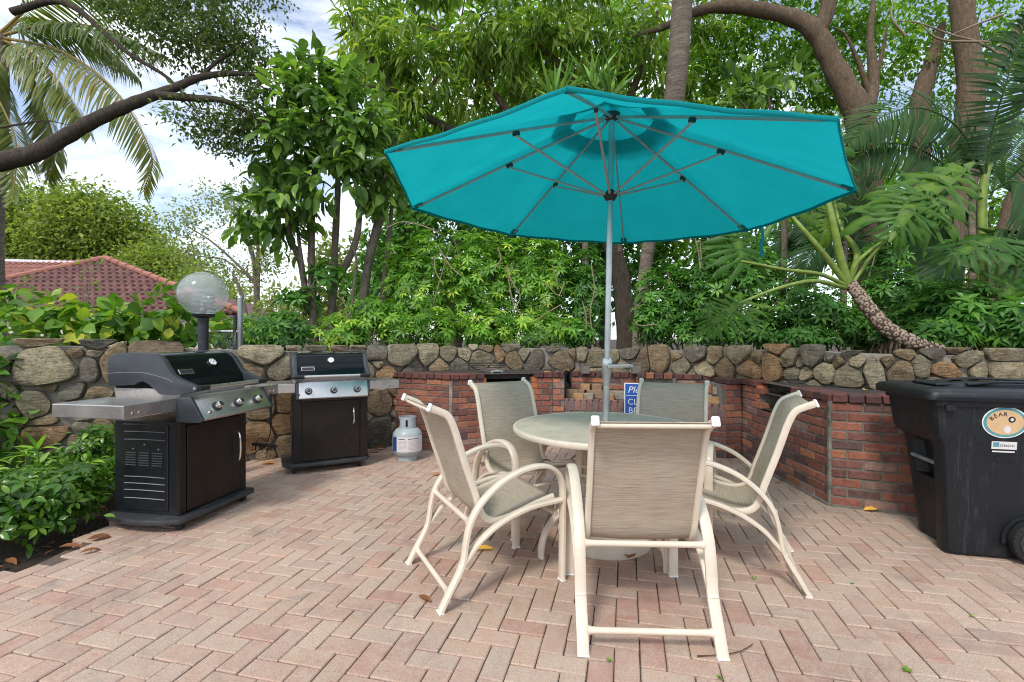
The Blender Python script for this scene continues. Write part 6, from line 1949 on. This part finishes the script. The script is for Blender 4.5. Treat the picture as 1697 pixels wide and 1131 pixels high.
petiole([(1404, 472, 4.42), (1372, 430, 4.40), (1335, 385, 4.4), (1300, 345, 4.5)], (.030, .015))
petiole([(1408, 470, 4.42), (1420, 436, 4.36), (1460, 402, 4.28), (1505, 368, 4.2)], (.020, .013))
petiole([(1412, 472, 4.42), (1440, 430, 4.40), (1474, 392, 4.35), (1492, 355, 4.3)], (.018, .012))
petiole([(1402, 474, 4.42), (1360, 455, 4.3), (1300, 447, 4.25), (1228, 433, 4.2)], (.020, .012))
petiole([(1402, 478, 4.42), (1350, 466, 4.2), (1290, 478, 4.1), (1224, 503, 4.0)], (.020, .012))
petiole([(1406, 470, 4.44), (1420, 420, 4.6), (1395, 380, 4.7), (1380, 330, 4.8)], (.030, .015))
lobed(ph, at(1495, 345, 4.3), at(1625, 248, 4.55), (-.45, -.85, .5), 9, .46, .55)
lobed(ph, at(1520, 322, 4.25), at(1480, 392, 4.05), (-.2, -.85, .5), 7, .68, .42)
lobed(ph, at(1540, 325, 4.2), at(1585, 372, 4.1), (.1, -.8, .5), 6, .7, .5)
lobed(ph, at(1232, 432, 4.2), at(1205, 350, 4.4), (.1, -.8, .4), 8, .75, .30)
lobed(ph, at(1226, 502, 4.0), at(1165, 545, 3.9), (-.3, -.7, .7), 7, .75, .62)
lobed(ph, at(1300, 345, 4.5), at(1270, 270, 4.9), (0, -.6, .8), 8, .7, .5)
lobed(ph, at(1352, 252, 4.5), at(1330, 160, 4.9), (0, -.6, .8), 8, .6, .5)
lobed(ph, at(1380, 332, 4.8), at(1368, 405, 4.6), (.2, -.8, .4), 8, .55, .95)
ph2 = tag(empty('philodendron', at(1650, 600, 5.2)), 'philodendron with upright stalks at the right edge above the bin', 'plant')
for a, b_, c in (((1655, 600, 5.2), (1652, 480, 5.2), (1655, 395, 5.1)), ((1662, 600, 5.2), (1675, 500, 5.2), (1690, 400, 5.1)), ((1658, 600, 5.2), (1660, 520, 5.1), (1668, 470, 5))):
    o = limb(ph2, [a, b_, c], [.018, .015, .012], M['petiole'], 'petiole', 6, 8)
lobed(ph2, at(1652, 395, 5.1), at(1560, 425, 4.9), (0, -.5, .9), 8, .6, .3)
lobed(ph2, at(1690, 402, 5.1), at(1740, 450, 4.9), (0, -.5, .9), 8, .7, .3)
lobed(ph2, at(1668, 470, 5.0), at(1700, 560, 4.8), (-.2, -.8, .5), 8, .7, .4)

# ---- variegated vine over the left end of the wall
vn = tag(empty('variegated_vine', at(140, 575, 5.2)), 'vine with yellow splashed heart shaped leaves spilling over the left end of the wall', 'vine')
vb = [blob(40, 540, 70, 34, 4.9), blob(130, 545, 80, 28, 5.2), blob(225, 540, 65, 32, 5.4), blob(272, 505, 36, 42, 5.3), blob(300, 545, 50, 22, 5.6), blob(90, 520, 60, 22, 5.8), blob(-10, 580, 30, 60, 4.5), blob(10, 510, 40, 30, 6.4), blob(180, 525, 60, 24, 6.2), blob(345, 548, 45, 26, 6.6), blob(400, 552, 40, 26, 7.2), blob(330, 520, 30, 20, 7.4)]
crown(vn, vb, 260, 4, (.11, .20), .74, T_OVAL, L['vine'], .06, .45, .6, .55, .35, name='foliage', clus_t=.25, zmin=.95)
stems(vn, at(150, 590, 5.4), vb, 14, .010, M['bark_brown'])
sk = tag(empty('tall_shoot', at(140, 575, 6.2)), 'thin tall shoots with small leaves standing before the tiled roof', 'plant')
for pts in ([(135, 575), (136, 510), (133, 440)], [(148, 575), (146, 500), (150, 425)], [(105, 560), (112, 510), (120, 470)], [(25, 540), (35, 500), (60, 455)]):
    limb(sk, [(p[0], p[1], 6.2) for p in pts], [.007, .005, .002], M['twig'], 'shoot', 5, 5)
crown(sk, [blob(146, 470, 10, 50, 6.2, .1), blob(35, 490, 30, 40, 6.2, .2), blob(112, 520, 14, 30, 6.2, .1)], 34, 3, (.06, .10), .32, T_KITE, L['scheff'], .04, .1, name='foliage')
le = tag(empty('creeper', at(-2, 700, 4.05)), 'dark creeper hanging beside the end of the stone wall at far left', 'vine')
crown(le, [blob(-10, 620, 24, 60, 4.15, .25), blob(-14, 720, 26, 60, 4.0, .25)], 70, 4, (.09, .15), .7, T_OVAL, L['shrub'], .05, .5, name='foliage', clus_t=.4)
stems(le, Vector((-4.35, 4.2, 0)), [blob(-10, 640, 20, 60, 4.15, .2)], 6, .009, M['bark_brown'])

# ---- glossy shrub in front of the wall, lower left
G_S = 'low glossy shrubs at the left edge of the patio'
for lb, bl, nc in (('low glossy green shrub spreading at the patio edge in the lower left corner', [blob(20, 845, 70, 75, 3.05, .34), blob(90, 820, 62, 58, 3.2, .34), blob(135, 835, 42, 52, 3.45, .25), blob(50, 800, 60, 32, 3.6, .3), blob(-40, 840, 60, 70, 3.1, .3), blob(60, 875, 60, 28, 3.1, .25), blob(140, 862, 36, 22, 3.35, .2)], 400),
                   ('upright glossy shrub growing between the large grill and the stone wall', [blob(160, 745, 28, 42, 4.0, .2), blob(140, 790, 45, 28, 3.85, .25), blob(172, 800, 22, 40, 3.75, .2), blob(90, 770, 40, 20, 4.0, .2)], 135)):
    c = bl[0][0]
    root = tag(empty('glossy_shrub', (c.x, c.y, 0)), lb, 'shrub', G_S)
    rosettes(root, bl, int(nc * 1.35), (.050, .085), L['shrub'], .50, 6, .3, tmpl=T_OVAL, zmin=.10, front=.6, droop=.1)
    crown(root, bl, nc, 3, (.045, .08), .48, T_OVAL, L['shrub'], .05, .1, .7, .6, .3, 'loose_foliage', zmin=.06)
    stems(root, (c.x, c.y + .1, -.05), bl, 12, .007, M['bark_dark'])
sp_ = tag(empty('lance_weed', at(50, 800, 3.9)), 'pale lance leaved plant standing up from the glossy shrub', 'plant')
for px, py, q in ((42, 755, 9), (62, 745, 8), (150, 768, 9)):
    c = np.array(at(px, py, 3.8)); n = q
    D = rnd_dir(n) * np.array([1, .8, .3]) + np.array([0, 0, .22])
    keep(leaves('leaf_head', np.repeat(c[None], n, 0), D, np.array([0, 0, 1.0]) + rnd_dir(n) * .3, RNG.uniform(.13, .20, n), np.full(n, .035), T_BLADE, L['scheff']), sp_)
    limb(sp_, [at(px, py, 3.8), at(px + 3, py + 60, 3.8)], [.005, .006], M['petiole'], 'stem', 3, 5)

# ---- trees far behind
def far_tree(nm, lb, base, trunk_r, bl, nc, per, Lr, mat, spread, g=None, tt=T_DIA, shell=.55, tk=.35):
    root = tag(empty(nm, (base.x, base.y, 0)), lb, 'tree', g)
    c = sum((Vector(b[0]) for b in bl), Vector()) / len(bl)
    limb(root, [Vector((base.x, base.y, -.2)), Vector((base.x, base.y, c.z * .45)), c], [trunk_r, trunk_r * .8, trunk_r * .4], M['bark_dark'], 'trunk')
    for b in bl[:5]: limb(root, [Vector((base.x, base.y, c.z * .5)), c.lerp(Vector(b[0]), .6), Vector(b[0])], [trunk_r * .5, trunk_r * .35, trunk_r * .12], M['bark_dark'], 'limb', 4, 7)
    crown(root, bl, nc, per, Lr, .55, tt, mat, spread, .15, .7, .6, shell, clus_t=.55)
G_F = 'trees beyond the tiled house'
far_tree('background_tree', 'pale green tree filling the left edge beyond the tiled roof', at(20, 560, 42), .4, [blob(10, 375, 60, 55, 42), blob(60, 365, 55, 50, 43), blob(90, 420, 60, 40, 42), blob(20, 430, 70, 40, 42), blob(-40, 400, 60, 60, 42)], 1500, 11, (.28, .5), L['far'], .75, G_F)
far_tree('background_tree', 'pale green tree behind the peak of the tiled roof', at(165, 560, 40), .4, [blob(135, 350, 50, 36, 40), blob(180, 380, 55, 45, 40), blob(215, 420, 55, 38, 41), blob(120, 400, 60, 45, 41)], 1400, 11, (.28, .5), L['far'], .75, G_F)
far_tree('background_tree', 'pale green tree sloping down right of the tiled roof', at(270, 560, 38), .35, [blob(255, 440, 50, 32, 38), blob(295, 455, 40, 28, 38), blob(330, 490, 50, 36, 36), blob(240, 480, 60, 36, 38), blob(390, 520, 40, 36, 34)], 1200, 11, (.26, .45), L['far'], .7, G_F)
sp2 = tag(empty('sparse_tree', (at(425, 560, 19).x, 19, 0)), 'thin leaved tree with slender grey branches right of the globe lamp', 'tree')
for pts, rd in (([(428, 640, 19), (426, 520, 19), (422, 440, 19), (405, 380, 19), (385, 330, 19)], [.16, .13, .09, .06, .02]), ([(426, 520, 19), (428, 440, 19), (428, 370, 19), (440, 320, 19)], [.09, .07, .05, .015]), ([(424, 470, 19), (395, 440, 19), (350, 400, 19), (300, 370, 19)], [.07, .05, .035, .01]), ([(405, 455, 19), (370, 430, 19), (330, 425, 19), (280, 410, 19)], [.04, .03, .02, .008]), ([(415, 420, 19), (400, 360, 19), (360, 320, 19)], [.05, .03, .01]), ([(405, 640, 18), (408, 540, 18), (400, 490, 18), (385, 450, 18)], [.12, .10, .07, .03])):
    limb(sp2, pts, rd, M['bark_grey'], 'trunk' if rd[0] > .1 else 'limb', 5, 7)
crown(sp2, [blob(310, 365, 45, 26, 19), blob(360, 330, 45, 28, 19), blob(330, 420, 55, 30, 19), blob(400, 350, 45, 50, 19), blob(440, 330, 35, 50, 19), blob(380, 460, 50, 40, 19), blob(440, 430, 40, 50, 19), blob(300, 395, 35, 20, 19)], 620, 6, (.10, .19), .5, T_DIA, L['sparse'], .22, .1, shell=.05, clus_t=.5)
G_B = 'dense trees behind the hedge'
for lb, px, Y, bl, mt, nc in (
    ('pale green tree seen between the stems of the broadleaf tree', 560, 16, [blob(500, 520, 70, 45, 16), blob(580, 500, 60, 60, 16), blob(640, 430, 50, 60, 16), blob(545, 430, 30, 40, 16)], 'sparse', 420),
    ('tall loose tree high behind the mango tree', 760, 13, [blob(640, 90, 80, 80, 13), blob(760, 60, 90, 80, 13), blob(890, 90, 90, 90, 13), blob(1020, 60, 90, 80, 13), blob(1130, 120, 70, 70, 13), blob(700, 200, 80, 60, 13)], 'fig', 620),
    ('dense dark tree behind the many stemmed broadleaf tree', 640, 14, [blob(640, 470, 60, 80, 14), blob(680, 380, 60, 90, 14), blob(700, 290, 60, 70, 14)], 'scheff_dark', 520),
    ('dense green tree behind the hedge left of the umbrella pole', 820, 13, [blob(780, 400, 90, 130, 13), blob(870, 380, 80, 130, 13), blob(830, 250, 110, 90, 13)], 'scheff_dark', 700),
    ('dense green tree behind the umbrella pole', 1000, 14, [blob(960, 400, 70, 150, 14), blob(1050, 420, 70, 130, 14), blob(1000, 250, 120, 90, 14)], 'scheff_dark', 700),
    ('dense green tree behind the blue sign and hedge', 1190, 13, [blob(1140, 400, 70, 140, 13), blob(1230, 380, 75, 130, 13), blob(1190, 240, 100, 80, 13)], 'fig', 620),
    ('loose green tree behind the philodendron', 1420, 14, [blob(1340, 330, 70, 110, 14), blob(1420, 370, 60, 90, 14), blob(1480, 300, 70, 90, 14), blob(1380, 220, 80, 60, 14)], 'fig', 330),
    ('loose green tree behind the feather palm at right', 1620, 14, [blob(1570, 330, 60, 110, 14), blob(1660, 330, 60, 120, 14), blob(1620, 460, 90, 60, 14)], 'fig', 280)):
    far_tree('screen_tree', lb, Vector((at(px, 560, Y).x, Y, 0)), .16, bl, nc, 9, (.16, .28), L[mt], .20, G_B, T_KITE, .3)

# ---- litter, fallen leaves, weeds
n = 150
Pq = np.stack([RNG.uniform(-4.0, -2.68, n), RNG.uniform(2.3, 4.3, n), RNG.uniform(-.06, .01, n)], 1)
D = nrm(rnd_dir(n) * np.array([1, 1, .05]))
D[:, 2] = np.clip(D[:, 2], -.15, .15)
o = leaves('leaf_litter', Pq, D, np.array([0, 0, 1.0]) + rnd_dir(n) * .2, RNG.uniform(.06, .12, n), RNG.uniform(.025, .05, n), T_OVAL, L['dry'], None, RNG.random(n) * .45)
o['kind'] = 'stuff'
G_L = 'fallen leaves on the paving and barbecue'
def fallen(px, py, z, Ln, W, tint, lb, ang, cat='leaf'):
    Y = 800 * (EYE - z) / (py - 562)
    p = at(px, py, Y)
    D = np.array([[math.cos(ang), math.sin(ang), .05]])
    o = leaves('fallen_leaf', np.array([[0, 0, .012]]) - D * Ln / 2, D, np.array([[.1, -.1, 1.0]]), Ln, W, T_OVAL, L['dry'], None, np.array([tint]))
    o.location = (p.x, p.y, z)
    tag(o, lb, cat, G_L)
fallen(803, 912, .003, .13, .05, .98, 'yellow fallen leaf on the paving under the left chair', .2)
fallen(704, 995, .003, .09, .035, .15, 'small dark red fallen leaf on the paving by the left chair foot', -.6)
fallen(1043, 921, .02, .12, .08, .35, 'broad brown leaf leaning by the umbrella base', 1.2)
fallen(445, 769, .004, .16, .07, .8, 'tan fallen leaf at the foot of the stone wall between the grills', .1)
fallen(618, 750, .004, .14, .06, .4, 'orange brown fallen leaf right of the smaller grill', .4)
fallen(630, 744, .01, .16, .08, .1, 'curled dark leaf at the corner of the brick barbecue', .9)
fallen(725, 788, .003, .10, .05, .6, 'orange fallen leaf on the paving in front of the propane tank', .5)
fallen(1447, 847, .004, .16, .06, 1.0, 'long yellow leaf at the foot of the brick wall beside the bin', .1)
fallen(118, 908, .004, 0.14, 0.048, 0.18, 'long rust brown leaf at the patio edge under the shrub', .15)
fallen(165, 893, .006, 0.12, 0.072, 0.07, 'broad dark brown leaf beside the large grill base', .6)
fallen(150, 915, .004, 0.10, 0.040, 0.15, 'narrow brown leaf lying on the edge pavers by the shrub', .8)
fallen(1291, 808 - 4, .40, .07, .035, .2, 'curled brown leaf on the seat of the chair nearest the bin', .4)
fallen(906, 766, .41, .07, .04, .25, 'curled brown leaf on the seat of the chair behind the table', .2)
for i, (px, py, t_) in enumerate(((908, 613, .7), (925, 612, .72), (938, 610, .85))):
    fallen(px, py + 5, .88, .10, .05, t_, ('orange leaf at the left of three on the barbecue counter', 'orange leaf in the middle of three on the barbecue counter', 'pale leaf at the right of three on the barbecue counter')[i], .3 + i)
fallen(1208, 623, .86, .13, .05, 1.0, 'yellow leaf on the counter at the right corner of the brick recess', .1)
fallen(1225, 624, .86, .10, .05, .97, 'yellow leaf lying second on the counter over the brick recess', 1.0)
fallen(1434, 648, .857, .06, .04, .97, 'small yellow leaf on the counter beside the bin lid', .6)
fallen(1300, 627, .857, .06, .04, .95, 'small yellow leaf on the counter over the right fire opening', .6)
G_W = 'small green weeds in the paving joints'
def weed(px, py, s, lb):
    p = gp(px, py)
    n = 9
    D = rnd_dir(n) * np.array([1, 1, .3]) + np.array([0, 0, .5])
    o = leaves('weed', np.zeros((n, 3)), D, np.array([0, 0, 1.0]) + rnd_dir(n) * .3, RNG.uniform(.6, 1, n) * s, np.full(n, s * .35), T_KITE, L['shrub'], None, RNG.uniform(.6, 1, n))
    o.location = (p.x, p.y, 0)
    tag(o, lb, 'weed', G_W)
weed(1250, 960, .030, 'tiny green weed in a paving joint near the right chair foot')
weed(1413, 968, .018, 'tiny green weed in a paving joint between the right chair and the bin')
weed(1009, 1096, .022, 'tiny green weed in a paving joint right behind the front chair leg')
weed(1192, 1124, .020, 'tiny green weed in a paving joint below the front chair at the frame edge')
weed(1504, 1113, .030, 'green weed tuft in a paving joint in the lower right corner')
weed(1610, 1022, .018, 'tiny green weed in a paving joint below the bin')
tw = tag(empty('fallen_twig', gp(1200, 1082)), 'thin reddish twig lying on the pavers by the front chair leg', 'twig')
m = MB(); m.sweep(cr([gp(1156, 1090) + Vector((0, 0, .006)), gp(1200, 1088) + Vector((0, 0, .008)), gp(1228, 1082) + Vector((0, 0, .008)), gp(1247, 1073) + Vector((0, 0, .012))], 5), [.0035, .003, .002] + [.002] * 13, n=6)
keep(m.build('stalk', M['scar_brown'], None, 60), tw)
